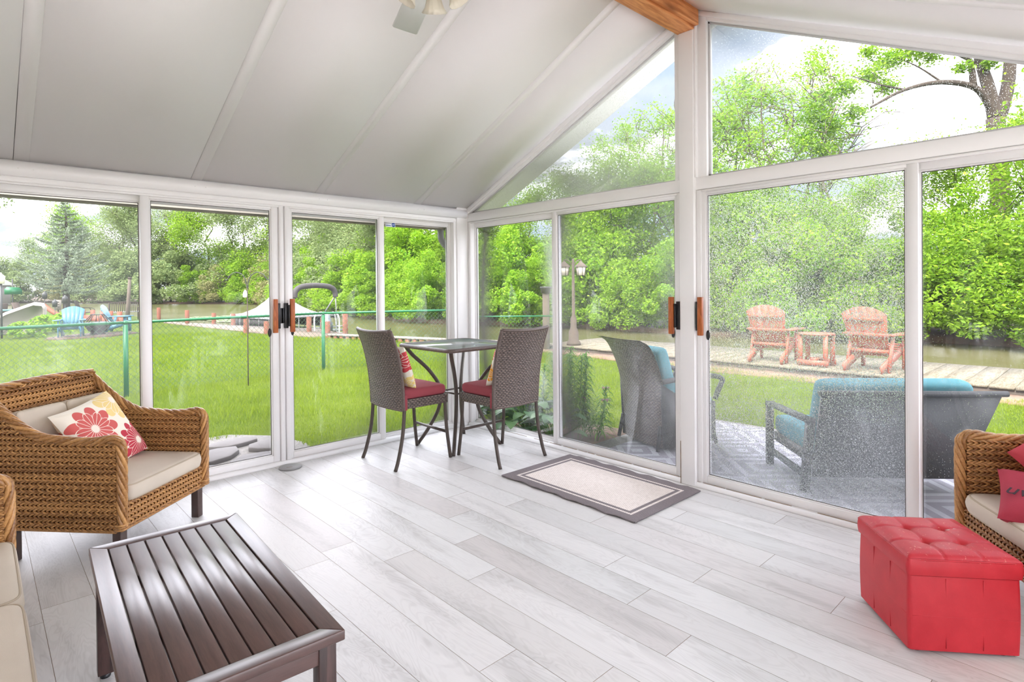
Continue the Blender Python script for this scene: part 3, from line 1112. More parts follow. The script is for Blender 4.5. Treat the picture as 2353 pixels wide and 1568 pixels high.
# ---- sliding patio doors
def sliding_door(name, loc, rz, W, slide, fixed, g_slide, g_fixed, handle_at, flip):
    """local x along the wall, y outwards, z up. slide/fixed = (x0, x1) of each panel"""
    d = thing(name, None, None, loc, rz, kind='structure')
    fr = MB()
    fr.box(0, 0.035, 0.0, 0.10, 0, 2.058)
    fr.box(W - 0.035, W, 0.0, 0.10, 0, 2.058)
    fr.box(0.035, W - 0.035, 0.0, 0.012, 2.044, 2.058)
    fr.box(0.035, W - 0.035, 0.012, 0.10, 2.050, 2.058)
    fr.box(0.035, W - 0.035, 0.0, 0.10, 0.0, 0.030)
    fr.box(0.035, W - 0.035, 0.050, 0.054, 0.030, 0.046)
    fr.build('door_frame', 'vinyl', d, bevel=0.002, seg=1)

    def panel(nm, x0, x1, y0, y1, z0, z1, sl, sr, top, bot, glass):
        f_ = MB()
        f_.box(x0, x0 + sl, y0, y1, z0, z1)
        f_.box(x1 - sr, x1, y0, y1, z0, z1)
        f_.box(x0 + sl, x1 - sr, y0, y1, z1 - top, z1)
        f_.box(x0 + sl, x1 - sr, y0, y1, z0, z0 + bot)
        b_ = 0.010
        f_.box(x0 + sl, x0 + sl + b_, y0 + 0.008, y1, z0 + bot, z1 - top)
        f_.box(x1 - sr - b_, x1 - sr, y0 + 0.008, y1, z0 + bot, z1 - top)
        f_.box(x0 + sl + b_, x1 - sr - b_, y0 + 0.008, y1, z1 - top - b_, z1 - top)
        f_.box(x0 + sl + b_, x1 - sr - b_, y0 + 0.008, y1, z0 + bot, z0 + bot + b_)
        po_ = f_.build(nm, 'vinyl', d, bevel=0.002, seg=1)
        ym = (y0 + y1) / 2
        MB().box(x0 + sl + b_, x1 - sr - b_, ym, ym + 0.005, z0 + bot + b_, z1 - top - b_).build('pane', glass, po_)
        gk = MB()
        a0, a1, c0, c1 = x0 + sl + b_, x1 - sr - b_, z0 + bot + b_, z1 - top - b_
        for (p, q, r, s) in ((a0, a0 + 0.004, c0, c1), (a1 - 0.004, a1, c0, c1), (a0, a1, c1 - 0.004, c1), (a0, a1, c0, c0 + 0.004)):
            gk.box(p, q, ym - 0.004, ym - 0.0002, r, s)
        gk.build('gasket', 'gasket', po_)
        return po_
    sp = panel('sliding_panel', slide[0], slide[1], 0.012, 0.044, 0.032, 2.046, 0.052, 0.052, 0.020, 0.048, g_slide)
    panel('fixed_panel', fixed[0], fixed[1], 0.058, 0.090, 0.032, 2.050, 0.040, 0.040, 0.040, 0.022, g_fixed)
    # handle: black bracket and wooden grip
    hx = handle_at
    sgn = flip
    h = MB()
    h.box(min(hx + sgn * 0.004, hx + sgn * 0.034), max(hx + sgn * 0.004, hx + sgn * 0.034), -0.022, 0.012, 1.085, 1.285)
    h.box(min(hx + sgn * 0.022, hx + sgn * 0.058), max(hx + sgn * 0.022, hx + sgn * 0.058), -0.014, 0.012, 1.125, 1.245)
    h.box(min(hx - sgn * 0.004, hx + sgn * 0.012), max(hx - sgn * 0.004, hx + sgn * 0.012), -0.045, -0.018, 1.10, 1.27)
    ho = h.build('door_handle', 'black_plastic', d, bevel=0.003)
    MB().box(min(hx - sgn * 0.034, hx), max(hx - sgn * 0.034, hx), -0.062, -0.034, 1.055, 1.318).build('grip', 'handle_wood', ho, bevel=0.003)
    lv = MB().ball((hx - sgn * 0.040, 0.014, 1.055), 0.014, 0.010, 0.034)
    lv.build('thumb_latch', 'black_plastic', d, smooth=True)
    return d


sliding_door('door_1', (-0.12, YL, 0), 0, 1.92, (0.950, 1.880), (0.02, 1.00), 'glass_film', 'glass_hazy', 1.848, 1)
sliding_door('door_2', (1.81, YL, 0), 0, 1.72, (0.005, 0.905), (0.86, 1.70), 'glass_film', 'glass_clear', 0.018, -1)
sliding_door('door_3', (XR, 4.560, 0), -PI / 2, 2.412, (1.148, 2.405), (0.005, 1.19), 'glass_beaded', 'glass_clear', 2.372, 1)
sliding_door('door_4', (XR, 2.034, 0), -PI / 2, 2.44, (0.012, 1.282), (1.236, 2.42), 'glass_rainy', 'glass_drops', 0.036, -1)

# security sticker on the fixed pane by the corner
st = thing('security_sticker', 'small white security sticker with blue round badge on the corner pane', 'sticker', (2.765, YL + 0.071, 1.962))
MB().box(0, 0.105, -0.001, 0.001, 0, 0.042).build('sticker_sheet', 'sticker_white', st)
bd = MB().lathe([(0.0, 0), (0.019, 0), (0.019, 0.001), (0.0, 0.001)], 20)
bo_ = bd.build('badge', 'sticker_blue', st)
bo_.rotation_euler = (PI / 2, 0, 0)
bo_.location = (0.083, -0.0012, 0.021)
MB().box(0.006, 0.056, -0.0016, -0.0010, 0.010, 0.016).build('text_bar', 'sticker_blue', st)


def text_mesh(name, body, size, mat, parent, loc, rot, depth=0.0006, shear=0.0):
    cu = bpy.data.curves.new(name, 'FONT')
    cu.body = body
    cu.size = size
    cu.extrude = depth
    cu.shear = shear
    cu.align_x = 'CENTER'
    cu.align_y = 'CENTER'
    tmp = bpy.data.objects.new(name + '_tmp', cu)
    COL.objects.link(tmp)
    dg = bpy.context.evaluated_depsgraph_get()
    me = bpy.data.meshes.new_from_object(tmp.evaluated_get(dg))
    bpy.data.objects.remove(tmp)
    me.materials.clear()
    me.materials.append(MATS[mat])
    o = bpy.data.objects.new(name, me)
    COL.objects.link(o)
    o.parent = parent
    o.location = loc
    o.rotation_euler = rot
    return o


text_mesh('lettering', 'ADT', 0.017, 'sticker_white', st, (0.083, -0.0030, 0.021), (PI / 2, 0, 0), shear=0.3)

# ---- house wall (siding) behind, third wall with patio doors
hw = MB()
z = 0.0
while z < 3.3:
    hw.add([(XH - 0.12, YB, z), (XH + 0.012, YB, z), (XH + 0.012, 9.0, z), (XH - 0.12, 9.0, z), (XH - 0.12, YB, z + 0.115), (XH, YB, z + 0.115), (XH, 9.0, z + 0.115), (XH - 0.12, 9.0, z + 0.115)],
           [(0, 3, 2, 1), (4, 5, 6, 7), (0, 1, 5, 4), (1, 2, 6, 5), (2, 3, 7, 6), (3, 0, 4, 7)])
    z += 0.115
ho_ = hw.build('wall_house', 'siding')
tag(ho_, kind='structure')
wb = MB()
wb.box(XH, XR + 0.1, YB - 0.10, YB, 2.058, 2.20)
wb.box(XH, XR + 0.1, YB - 0.10, YB, -0.15, 0.03)
for x in (XH, -0.15, 1.10, 2.35, 3.60):
    wb.box(x, x + 0.065, YB - 0.10, YB, 0.03, 2.058)
wbo = wb.build('wall_back', 'vinyl')
tag(wbo, kind='structure')
for i_, x in enumerate((XH, -0.15, 1.10, 2.35)):
    wo_ = MB().box(x + 0.065, x + 1.25, YB - 0.055, YB - 0.05, 0.03, 2.058).build('window_%d' % (i_ + 3), 'glass_clear')
    tag(wo_, kind='structure')

# ---- eave outside the canal-side doors: fascia, soffit, gutter and downspout
ev = MB()
ev.box(XH, 4.12, YL + 0.10, 4.985, 2.075, 2.09)
evo = ev.build('soffit', 'trim_cream')
tag(evo, kind='structure')
gut = thing('gutter', 'white eave gutter running above the canal-side doors', 'gutter', (0, 0, 0))
MB().prism([(4.985, 2.015), (5.06, 2.015), (5.10, 2.06), (5.10, 2.12), (5.085, 2.12), (5.085, 2.065), (5.05, 2.03), (4.985, 2.03)], XH, 3.72, axis='x').build('trough', 'trim_cream', gut)
MB().box(3.715, 3.72, 4.985, 5.095, 2.015, 2.12).build('end_cap', 'trim_cream', gut)
dsp = thing('downspout', 'white downspout with an elbow outside the corner post', 'downspout', (0, 0, 0))
path = spline([(3.66, 5.02, 2.02), (3.66, 5.00, 1.90), (3.72, 4.92, 1.80), (3.845, 4.80, 1.72), (3.862, 4.775, 1.60), (3.862, 4.772, 1.45)], 30)
MB().tube(path, 0.034, 12).build('elbow', 'bright_white', dsp, smooth=True)
MB().tube([(3.862, 4.772, 1.46), (3.862, 4.772, 0.9), (3.862, 4.772, 0.06)], 0.034, 12).build('pipe', 'bright_white', dsp, smooth=True)
for zc in (1.10, 1.46):
    MB().lathe([(0.036, zc - 0.012), (0.038, zc - 0.010), (0.038, zc + 0.010), (0.036, zc + 0.012)], 14, (3.862, 4.772, 0)).build('bracket', 'bright_white', dsp)

# ---- floor vent cover
vt = thing('floor_vent_cover', 'round white cracked cover plate on the floor by the glass door', 'cover plate', (1.785, 4.455, 0))
MB().lathe([(0.0, 0.0), (0.078, 0.0), (0.086, 0.004), (0.084, 0.010), (0.060, 0.013), (0.0, 0.0135)], 36).build('plate', 'bright_white', vt, smooth=False)
MB().tube([(-0.035, -0.015, 0.0135), (-0.02, -0.028, 0.0135), (-0.012, -0.022, 0.0135), (0.004, -0.032, 0.0135)], 0.0012, 4).build('crack', 'stain', vt)

# ---- ceiling fan with bell shades
fan = thing('ceiling_fan', 'white ceiling fan with fluted glass bell shades under the ridge beam', 'ceiling fan', (1.49, 2.09, 0.02))
MB().tube([(0, 0, 3.17), (0, 0, 2.93)], 0.012, 10).build('rod', 'white_paint', fan)
MB().lathe([(0.0, 2.745), (0.06, 2.745), (0.11, 2.785), (0.12, 2.85), (0.09, 2.91), (0.03, 2.94), (0, 2.94)], 28).build('motor_housing', 'white_paint', fan, smooth=True)
MB().lathe([(0.0, 2.70), (0.035, 2.705), (0.05, 2.725), (0.05, 2.747), (0.0, 2.747)], 20).build('light_kit', 'white_paint', fan, smooth=True)
for k in range(4):
    a = math.radians(50 + 90 * k)
    ca, sa = math.cos(a), math.sin(a)
    p0 = np.array((ca * 0.04, sa * 0.04, 2.738))
    p1 = np.array((ca * 0.068, sa * 0.068, 2.744))
    tilt = math.radians(32)
    prof = [(0.018, 0.0), (0.024, -0.02), (0.034, -0.055), (0.043, -0.085), (0.058, -0.108), (0.056, -0.108), (0.041, -0.083), (0.032, -0.053), (0.022, -0.018), (0.016, 0.0)]
    n = 48
    P = np.zeros((len(prof), n, 3))
    for i, (r, z_) in enumerate(prof):
        for j in range(n):
            b_ = 2 * PI * j / n
            rr = r * (1 + 0.03 * math.cos(12 * b_))
            P[i, j] = (rr * math.cos(b_), rr * math.sin(b_), z_)
    Rm = np.array(Matrix.Rotation(a, 3, 'Z') @ Matrix.Rotation(-tilt, 3, 'Y'))
    P = P @ Rm.T + p1
    sh = MB().grid(P, closed_v=True).build('lamp_shade', 'frosted', fan, smooth=True)
    MB().tube([p0, p1], 0.014, 8).build('shade_holder', 'white_paint', fan)
for k in range(4):
    a = math.radians(68 + 90 * k)
    Mx = Matrix.Rotation(a, 4, 'Z')
    bl = MB()
    pts = [(0.17, -0.050), (0.30, -0.060), (0.640, -0.068), (0.650, -0.060), (0.652, 0.0), (0.650, 0.060), (0.640, 0.068), (0.30, 0.060), (0.17, 0.050)]
    bl.prism(pts, 2.786, 2.792, axis='z')
    V = np.concatenate(bl.v)
    V[:, 2] += V[:, 1] * 0.18
    bl.v = [V @ np.array(Mx.to_3x3()).T]
    bl.build('blade', 'white_paint', fan)
    MB().bar(np.array((math.cos(a) * 0.10, math.sin(a) * 0.10, 2.79)), np.array((math.cos(a) * 0.22, math.sin(a) * 0.22, 2.786)), 0.03, 0.006).build('blade_iron', 'white_paint', fan)

# ================================================================== INDOOR FURNITURE
# ---- coffee table, dark stained, slatted top (local x 0..w, y -L..0)
ct = thing('coffee_table', 'dark espresso slatted wooden coffee table in the foreground', 'coffee table', (0.292, 2.570, 0), math.radians(-3.2))
TW, TL, TH = 0.500, 1.085, 0.465
fw = 0.052
for pp_, mt2 in (([(0, 0), (TW, 0), (TW - fw, -fw), (fw, -fw)], 'espresso_cross'), ([(0, -TL), (fw, -TL + fw), (TW - fw, -TL + fw), (TW, -TL)], 'espresso_cross'),
                 ([(0, 0), (fw, -fw), (fw, -TL + fw), (0, -TL)], 'espresso'), ([(TW, 0), (TW, -TL), (TW - fw, -TL + fw), (TW - fw, -fw)], 'espresso')):
    MB().prism(pp_, TH - 0.028, TH, axis='z').build('top_frame', mt2, ct, bevel=0.003)
ns = 7
pitch = (TW - 2 * fw - 0.004) / ns
for k in range(ns):
    x0_ = fw + 0.004 + k * pitch
    MB().box(x0_, x0_ + pitch - 0.0048, -TL + fw + 0.003, -fw - 0.003, TH - 0.022, TH - 0.002).build('slat', 'espresso', ct, bevel=0.0015, seg=1)
for yy in (-0.33, -0.75):
    MB().box(fw, TW - fw, yy - 0.025, yy + 0.025, TH - 0.045, TH - 0.0225).build('cross_brace', 'espresso_cross', ct)
for bx_, mt2 in (((0.03, TW - 0.03, -0.040, -0.022, TH - 0.082, TH - 0.028), 'espresso_cross'), ((0.03, TW - 0.03, -TL + 0.022, -TL + 0.040, TH - 0.082, TH - 0.028), 'espresso_cross'),
                 ((0.022, 0.040, -TL + 0.03, -0.03, TH - 0.070, TH - 0.028), 'espresso'), ((TW - 0.040, TW - 0.022, -TL + 0.03, -0.03, TH - 0.070, TH - 0.028), 'espresso')):
    MB().box(*bx_).build('apron', mt2, ct, bevel=0.002)
for (lx, ly) in ((0.018, -0.018), (TW - 0.018 - 0.048, -0.018), (0.018, -TL + 0.018 + 0.048), (TW - 0.066, -TL + 0.066)):
    lg = MB().box(lx, lx + 0.048, ly - 0.048, ly, 0.018, TH - 0.028)
    lgo = lg.build('leg', 'espresso_leg', ct, bevel=0.002)
    MB().lathe([(0.0, 0.0), (0.016, 0.0), (0.018, 0.006), (0.014, 0.018), (0, 0.018)], 14, (lx + 0.024, ly - 0.024, 0)).build('foot', 'black_plastic', lgo)


# ---- rattan armchairs / sofas. local: faces -Y, origin on the floor in the middle of the base
def rattan_seat(name, label, cat, loc, rz, W, D=0.66, arm_z=0.640, back_z=0.885, nseat=1, detail=True, legs_z=0.185, group=None):
    t = thing(name, label, cat, loc, rz, group)
    yf, yb_ = -D / 2, D / 2
    lean = 0.10
    sw = D * 0.30     # where the arm starts to sweep up into the back
    th = 0.040

    def top_z(y):
        # height of the side panel at depth y
        if y <= yf + 0.03:
            return arm_z - 0.03 * (1 - (y - yf) / 0.03) ** 2
        s = yb_ - sw - 0.05
        if y < s:
            return arm_z - 0.015 * math.sin(PI * (y - yf) / (s - yf))
        u = min(1.25, (y - s) / (yb_ + lean - s))
        return arm_z + (back_z - arm_z - 0.012) * (u ** 1.5)

    def y_back(z):
        return yb_ + lean * max(0.0, (z - legs_z)) / (back_z - legs_z)

    step = 0.0065 if detail else 0.011
    rowh = 0.0138
    for sd in (-1, 1):
        core = MB()
        xo = sd * (W / 2 - 0.006)
        xi = sd * (W / 2 - th)
        pts = [(yf + 0.01, legs_z)] + [(y, top_z(y) - 0.012) for y in np.linspace(yf + 0.01, yb_ + lean * 0.93, 14)] + [(yb_ - 0.004, legs_z)]
        core.prism(pts, min(xo, xi), max(xo, xi), axis='x')
        core.build('arm_core', 'rattan_core', t)
    for sd in (-1, 1):
        m_ = MB()
        weave(m_, top_z, legs_z, lambda z: yf + 0.012, lambda z: y_back(z) - 0.006,
              lambda y, z: (np.array((sd * (W / 2 - 0.002), y, z)), np.array((sd, 0, 0.0))), step=step, row=rowh)
        if detail:
            weave(m_, top_z, 0.36, lambda z: yf + 0.012, lambda z: y_back(z) - 0.04,
                  lambda y, z: (np.array((sd * (W / 2 - th - 0.003), y, z)), np.array((-sd, 0, 0.0))), step=step, row=rowh)
        m_.build('arm_panel', 'rattan', t, smooth=True)
        # rolled, plaited arm: up the front post, along the top, swept up to the back
        pth = [(sd * (W / 2 - 0.020), yf + 0.002, legs_z + 0.01), (sd * (W / 2 - 0.020), yf, 0.40), (sd * (W / 2 - 0.020), yf, arm_z - 0.05), (sd * (W / 2 - 0.020), yf + 0.012, arm_z - 0.012), (sd * (W / 2 - 0.020), yf + 0.05, arm_z + 0.004)]
        for y in np.linspace(yf + 0.14, yb_ + lean * 0.80, 7):
            pth.append((sd * (W / 2 - 0.020), y, top_z(y) + 0.004))
        pth.append((sd * (W / 2 - 0.028), yb_ + lean * 0.93, back_z - 0.022))
        rp = MB()
        sp_ = spline(pth, 110)
        rope(rp, sp_, 0.0175, 0.0095, strands=6, pitch=0.30, n=7, hand=sd, step=0.012, out=(sd, 0, 0))
        rope(rp, sp_, 0.0140, 0.0080, strands=4, pitch=0.24, n=6, hand=-sd, step=0.012, out=(sd, 0, 0))
        rp.build('arm_rope', 'rattan', t, smooth=True)
        # bound foot of the post
        wr_ = MB()
        for k in range(3):
            a = np.linspace(0, 2 * PI, 20)
            wr_.tube(np.stack([sd * (W / 2 - 0.020) + 0.028 * np.cos(a), yf + 0.004 + 0.024 * np.sin(a), np.full(20, legs_z + 0.010 + k * 0.011)], 1), 0.0055, 6)
        wr_.build('post_binding', 'rattan', t, smooth=True)

    # back
    def bk(x, z, off):
        u = (z - legs_z) / (back_z - legs_z)
        return np.array((x, yb_ + lean * u + off, z))
    bc = MB()
    v = []
    for (x, z) in ((-W / 2 + 0.02, 0.20), (W / 2 - 0.02, 0.20), (W / 2 - 0.03, back_z - 0.02), (-W / 2 + 0.03, back_z - 0.02)):
        v.append(bk(x, z, -0.030))
    for (x, z) in ((-W / 2 + 0.02, 0.20), (W / 2 - 0.02, 0.20), (W / 2 - 0.03, back_z - 0.02), (-W / 2 + 0.03, back_z - 0.02)):
        v.append(bk(x, z, -0.006))
    bc.add(v, [(0, 1, 2, 3), (7, 6, 5, 4), (0, 4, 5, 1), (1, 5, 6, 2), (2, 6, 7, 3), (3, 7, 4, 0)])
    bc.build('back_core', 'rattan_core', t)
    bw = MB()
    nb = np.array((0, -1, 0.15)) / np.linalg.norm((0, -1, 0.15))

    def btop(x):
        return back_z - 0.01 + 0.012 * math.cos(PI * x / W)
    weave(bw, btop, 0.50, lambda z: -W / 2 + th, lambda z: W / 2 - th, lambda x, z: (bk(x, z, -0.036), nb), step=step, row=rowh)
    weave(bw, btop, legs_z, lambda z: -W / 2 + 0.01, lambda z: W / 2 - 0.01, lambda x, z: (bk(x, z, 0.0), -nb), step=step * 1.3, row=rowh)
    bw.build('back_panel', 'rattan', t, smooth=True)
    tr_ = MB()
    xs = np.linspace(-W / 2 + 0.012, W / 2 - 0.012, 40)
    tp = np.array([bk(x, btop(x) + 0.006, -0.016) for x in xs])
    rope(tr_, tp, 0.0150, 0.0085, strands=5, pitch=0.28, n=7, step=0.012, out=(0, 0, 1))
    rope(tr_, tp, 0.0110, 0.0075, strands=3, pitch=0.22, n=6, hand=-1, step=0.012, out=(0, 0, 1))
    tr_.build('back_rope', 'rattan', t, smooth=True)
    # front skirt, gently bowed down in the middle
    sk = MB()
    weave(sk, lambda x: 0.322, legs_z - 0.004, lambda z: -W / 2 + 0.035, lambda z: W / 2 - 0.035,
          lambda x, z: (np.array((x, yf + 0.008, z)), np.array((0, -1.0, 0))), step=step, row=rowh)
    sk.tube(np.array([(x, yf + 0.006, legs_z - 0.002) for x in np.linspace(-W / 2 + 0.02, W / 2 - 0.02, 12)]), 0.008, 8)
    sk.build('front_panel', 'rattan', t, smooth=True)
    MB().box(-W / 2 + 0.03, W / 2 - 0.03, yf + 0.014, yb_ - 0.01, 0.20, 0.318).build('seat_deck', 'rattan_core', t)
    for sd in (-1, 1):
        br = MB()
        br.tube(np.array([(sd * (W / 2 - 0.004), y, legs_z - 0.002) for y in np.linspace(yf + 0.02, yb_, 10)]), 0.0075, 8)
        br.build('base_rim', 'rattan', t, smooth=True)
    for (sx_, ly) in ((-1, yf + 0.035), (1, yf + 0.035), (-1, yb_ - 0.04), (1, yb_ - 0.04)):
        lx = sx_ * (W / 2 - 0.045)
        MB().box(lx - 0.023, lx + 0.023, ly - 0.023, ly + 0.023, 0.0, 0.205).build('leg', 'dark_leg', t, bevel=0.004)
    # cushions
    inner = W - 2 * th - 0.02
    cw = inner / nseat
    for k in range(nseat):
        cxk = -inner / 2 + cw * (k + 0.5)
        cm = MB()
        cushion_mesh(cm, cw - 0.006, D - 0.02, 0.085, puff=0.018)
        so = cm.build('seat_cushion', 'beige', t, smooth=True)
        so.location = (cxk, -0.028, 0.318)
        pm = MB()
        piping(pm, cw - 0.006, D - 0.02, 0.079, 0.0042, 0.985)
        piping(pm, cw - 0.006, D - 0.02, 0.006, 0.0042, 0.985)
        pm.build('piping', 'beige_piping', so, smooth=True)
    ang = math.atan2(lean, back_z - legs_z)
    nb_ = 2 * nseat
    bwid = inner / nb_
    for k in range(nb_):
        cm = MB()
        cushion_mesh(cm, bwid - 0.004, 0.36, 0.09, puff=0.030)
        bo2 = cm.build('back_cushion', 'beige', t, smooth=True)
        bo2.rotation_euler = (PI / 2 - ang - 0.10, 0, 0)
        bo2.location = (-inner / 2 + bwid * (k + 0.5), yb_ - 0.028 + 0.02, 0.575)
        pm = MB()
        piping(pm, bwid - 0.004, 0.36, 0.084, 0.004, 0.985)
        pm.build('piping', 'beige_piping', bo2, smooth=True)
    return t


arm = rattan_seat('rattan_armchair', 'honey brown rattan armchair with beige cushions by the glass door behind the coffee table', 'armchair',
                  (0.560, 3.925, 0), math.radians(42), 0.71, 0.66)
sofa_l = rattan_seat('rattan_sofa', 'rattan sofa with beige cushions cut off by the lower left edge of the photo', 'sofa',
                     (-0.262, 2.13, 0), math.radians(90), 1.96, 0.70, nseat=3)
sofa_r = rattan_seat('rattan_sofa', 'rattan sofa with beige seat and red pillows behind the red storage ottoman', 'sofa',
                     (3.185, -0.065, 0), math.radians(180 + 35.5), 1.20, 0.66, nseat=1, arm_z=0.665)


def throw_pillow(label, mat_, loc, eul, s=0.205, h_=0.062, group=None, name='throw_pillow'):
    mb = MB()
    pillow_mesh(mb, s, h_)
    o = mb.build(name, mat_, None, smooth=True)
    o.location = loc
    o.rotation_euler = eul
    tag(o, label, 'pillow', group)
    return o


def local_to(tobj, p):
    c_, s_ = math.cos(tobj.rotation_euler[2]), math.sin(tobj.rotation_euler[2])
    return (tobj.location[0] + c_ * p[0] - s_ * p[1], tobj.location[1] + s_ * p[0] + c_ * p[1], tobj.location[2] + p[2])


# armchair pillow: leaning on the back cushion, standing on a corner-ish tilt
p1 = throw_pillow('cream throw pillow with coral and yellow flowers leaning in the rattan armchair', 'flower_print', (0, 0, 0), (0, 0, 0), s=0.212)
p1.matrix_world = Matrix.Translation(local_to(arm, (-0.005, 0.060, 0.585))) @ Matrix.Rotation(math.radians(42 - 2), 4, 'Z') @ Matrix.Rotation(math.radians(60), 4, 'X') @ Matrix.Rotation(math.radians(10), 4, 'Z')
p2 = throw_pillow('crimson floral throw pillow leaning at the back of the sofa behind the ottoman', 'crimson_print', (0, 0, 0), (0, 0, 0), s=0.20)
p2.matrix_world = Matrix.Translation(local_to(sofa_r, (-0.41, 0.055, 0.590))) @ Matrix.Rotation(math.radians(305.5), 4, 'Z') @ Matrix.Rotation(math.radians(70), 4, 'X') @ Matrix.Rotation(math.radians(36), 4, 'Z')
p3 = throw_pillow('plain crimson lumbar pillow with dark script in front of the floral pillow', 'crimson_fabric', (0, 0, 0), (0, 0, 0), s=0.16, h_=0.06)
p3.matrix_world = Matrix.Translation(local_to(sofa_r, (-0.255, -0.175, 0.462))) @ Matrix.Rotation(math.radians(292), 4, 'Z') @ Matrix.Rotation(math.radians(26), 4, 'X') @ Matrix.Rotation(math.radians(-14), 4, 'Z')
text_mesh('lettering', 'uven', 0.085, 'ink', p3, (-0.065, -0.03, 0.0600), (0, 0, 0), 0.0008, 0.45)

# ---- storage ottoman (local centre, half side .195)
ot = thing('storage_ottoman', 'square red leatherette storage ottoman with tufted lid', 'ottoman', (2.832, 0.533, 0), math.radians(40))
hs = 0.193


def rounded_box_rings(mb, hx, hy, z0, z1, rc=0.02, n=10, bulge=0.0, zn=8):
    a = []
    for (cx_, cy_, s0) in ((1, 1, 0), (-1, 1, 1), (-1, -1, 2), (1, -1, 3)):
        for t in np.linspace(0, PI / 2, n):
            ang = s0 * PI / 2 + t
            a.append((cx_, cy_, math.cos(ang), math.sin(ang)))
    rings = []
    for k in range(zn + 1):
        u = k / zn
        z = z0 + (z1 - z0) * u
        b_ = bulge * math.sin(PI * u)
        rings.append([(cx_ * (hx - rc) + (rc + b_) * ca, cy_ * (hy - rc) + (rc + b_) * sa, z) for (cx_, cy_, ca, sa) in a])
    mb.grid(np.array(rings), closed_v=True)
    m_ = len(a)
    base = mb.n - m_ * (zn + 1)
    mb.ng.append([base + i for i in range(m_)][::-1])
    mb.ng.append([base + m_ * zn + i for i in range(m_)])


bmb = MB()
rounded_box_rings(bmb, hs, hs, 0.018, 0.298, 0.014, bulge=0.004)
bd_ = bmb.build('ottoman_base', 'red_leatherette', ot, smooth=True)
md = bd_.modifiers.new('e', 'EDGE_SPLIT')
md.split_angle = math.radians(50)
sm = MB()
for sd in (-1, 1):
    for q in (-hs / 3, hs / 3):
        sm.tube([(q, sd * (hs + 0.0018), z) for z in np.linspace(0.03, 0.292, 8)], 0.0016, 4)
        sm.tube([(sd * (hs + 0.0018), q, z) for z in np.linspace(0.03, 0.292, 8)], 0.0016, 4)
    sm.tube([(x, sd * (hs + 0.0035), 0.150) for x in np.linspace(-hs + .01, hs - .01, 8)], 0.0014, 4)
    sm.tube([(sd * (hs + 0.0035), x, 0.150) for x in np.linspace(-hs + .01, hs - .01, 8)], 0.0014, 4)
sm.build('seam', 'red_leatherette', ot)
# lid: tufted 3 x 3
lid = MB()
nn = 61
hl = hs + 0.006
P = np.zeros((nn, nn, 3))
btn = [(-hl / 3, -hl / 3), (hl / 3, -hl / 3), (-hl / 3, hl / 3), (hl / 3, hl / 3)]
for i, u in enumerate(np.linspace(-1, 1, nn)):
    for j, v in enumerate(np.linspace(-1, 1, nn)):
        x, y = u * hl, v * hl
        edge = min(1 - abs(u), 1 - abs(v))
        z = 0.368 + 0.016 * min(1, edge / 0.25) ** 0.6
        for (bx, by) in btn:
            d_ = math.hypot(x - bx, y - by)
            z -= 0.020 * math.exp(-(d_ / 0.017) ** 2) + 0.006 * math.exp(-(d_ / 0.05) ** 2)
        for q in (-hl / 3, hl / 3):
            z -= 0.0045 * math.exp(-((x - q) / 0.005) ** 2) + 0.0045 * math.exp(-((y - q) / 0.005) ** 2)
        r_c = 0.02
        if edge < 0.1:
            z -= 0.010 * (1 - edge / 0.1) ** 2
        P[i, j] = (x, y, z)
lid.grid(P)
rounded_box_rings(lid, hl, hl, 0.302, 0.364, 0.012, bulge=0.004)
lo_ = lid.build('lid', 'red_leatherette', ot, smooth=True)
md = lo_.modifiers.new('e', 'EDGE_SPLIT')
md.split_angle = math.radians(60)
for (bx, by) in btn:
    MB().ball((bx, by, 0.362), 0.009, 0.009, 0.004, 12, 6).build('button', 'red_leatherette', lo_, smooth=True)
rim = MB()
piping(rim, 2 * hl, 2 * hl, 0.3615, 0.0030, 0.998)
rim.build('lid_piping', 'red_leatherette', lo_, smooth=True)
tear = MB()
tp = [(0.050, -0.075), (0.062, -0.110), (0.090, -0.140), (0.105, -0.165), (0.092, -0.150), (0.070, -0.132), (0.052, -0.105)]
tear.prism(tp, 0.3775, 0.3788, axis='z')
tear.build('tear', 'petal_white', lo_)
for (sx_, sy2) in ((-1, -1), (1, -1), (-1, 1), (1, 1)):
    MB().lathe([(0, 0), (0.016, 0), (0.018, 0.018), (0, 0.018)], 14, (sx_ * 0.15, sy2 * 0.15, 0)).build('foot', 'black_plastic', ot)

# ---- door mat
mt = MB()
nx, ny = 31, 61
P = np.zeros((nx, ny, 3))
for i, x in enumerate(np.linspace(-0.375, 0.375, nx)):
    for j, y in enumerate(np.linspace(-0.585, 0.585, ny)):
        e = max(0, (abs(x) - 0.30) / 0.075)
        z = 0.0095 + e * 0.006 * (0.5 + 0.5 * math.sin(y * 38 + (2 if x > 0 else 0))) * (1 if abs(y) < 0.5 else 0.4) + (0.010 * math.exp(-((y + 0.42) / 0.02) ** 2) if abs(x) > 0.1 and x < 0 and False else 0)
        P[i, j] = (x + e * 0.006 * math.sin(y * 21), y, z)
mt.grid(P)
Q = P.copy()
Q[..., 2] -= 0.009
mt.grid(Q[::-1])
edge = np.concatenate([P[:, 0], P[-1, 1:], P[::-1, -1][1:], P[0, ::-1][1:]])
mt.tube(edge - np.array((0, 0, 0.003)), 0.0045, 6, cap=False)
mo = mt.build('door_mat', 'mat_weave', None, smooth=True)
mo.location = (3.196, 2.552, 0.0005)
mo.rotation_euler = (0, 0, math.radians(-0.6))
tag(mo, 'grey door mat with cream centre and border stripe on the floor', 'door mat')


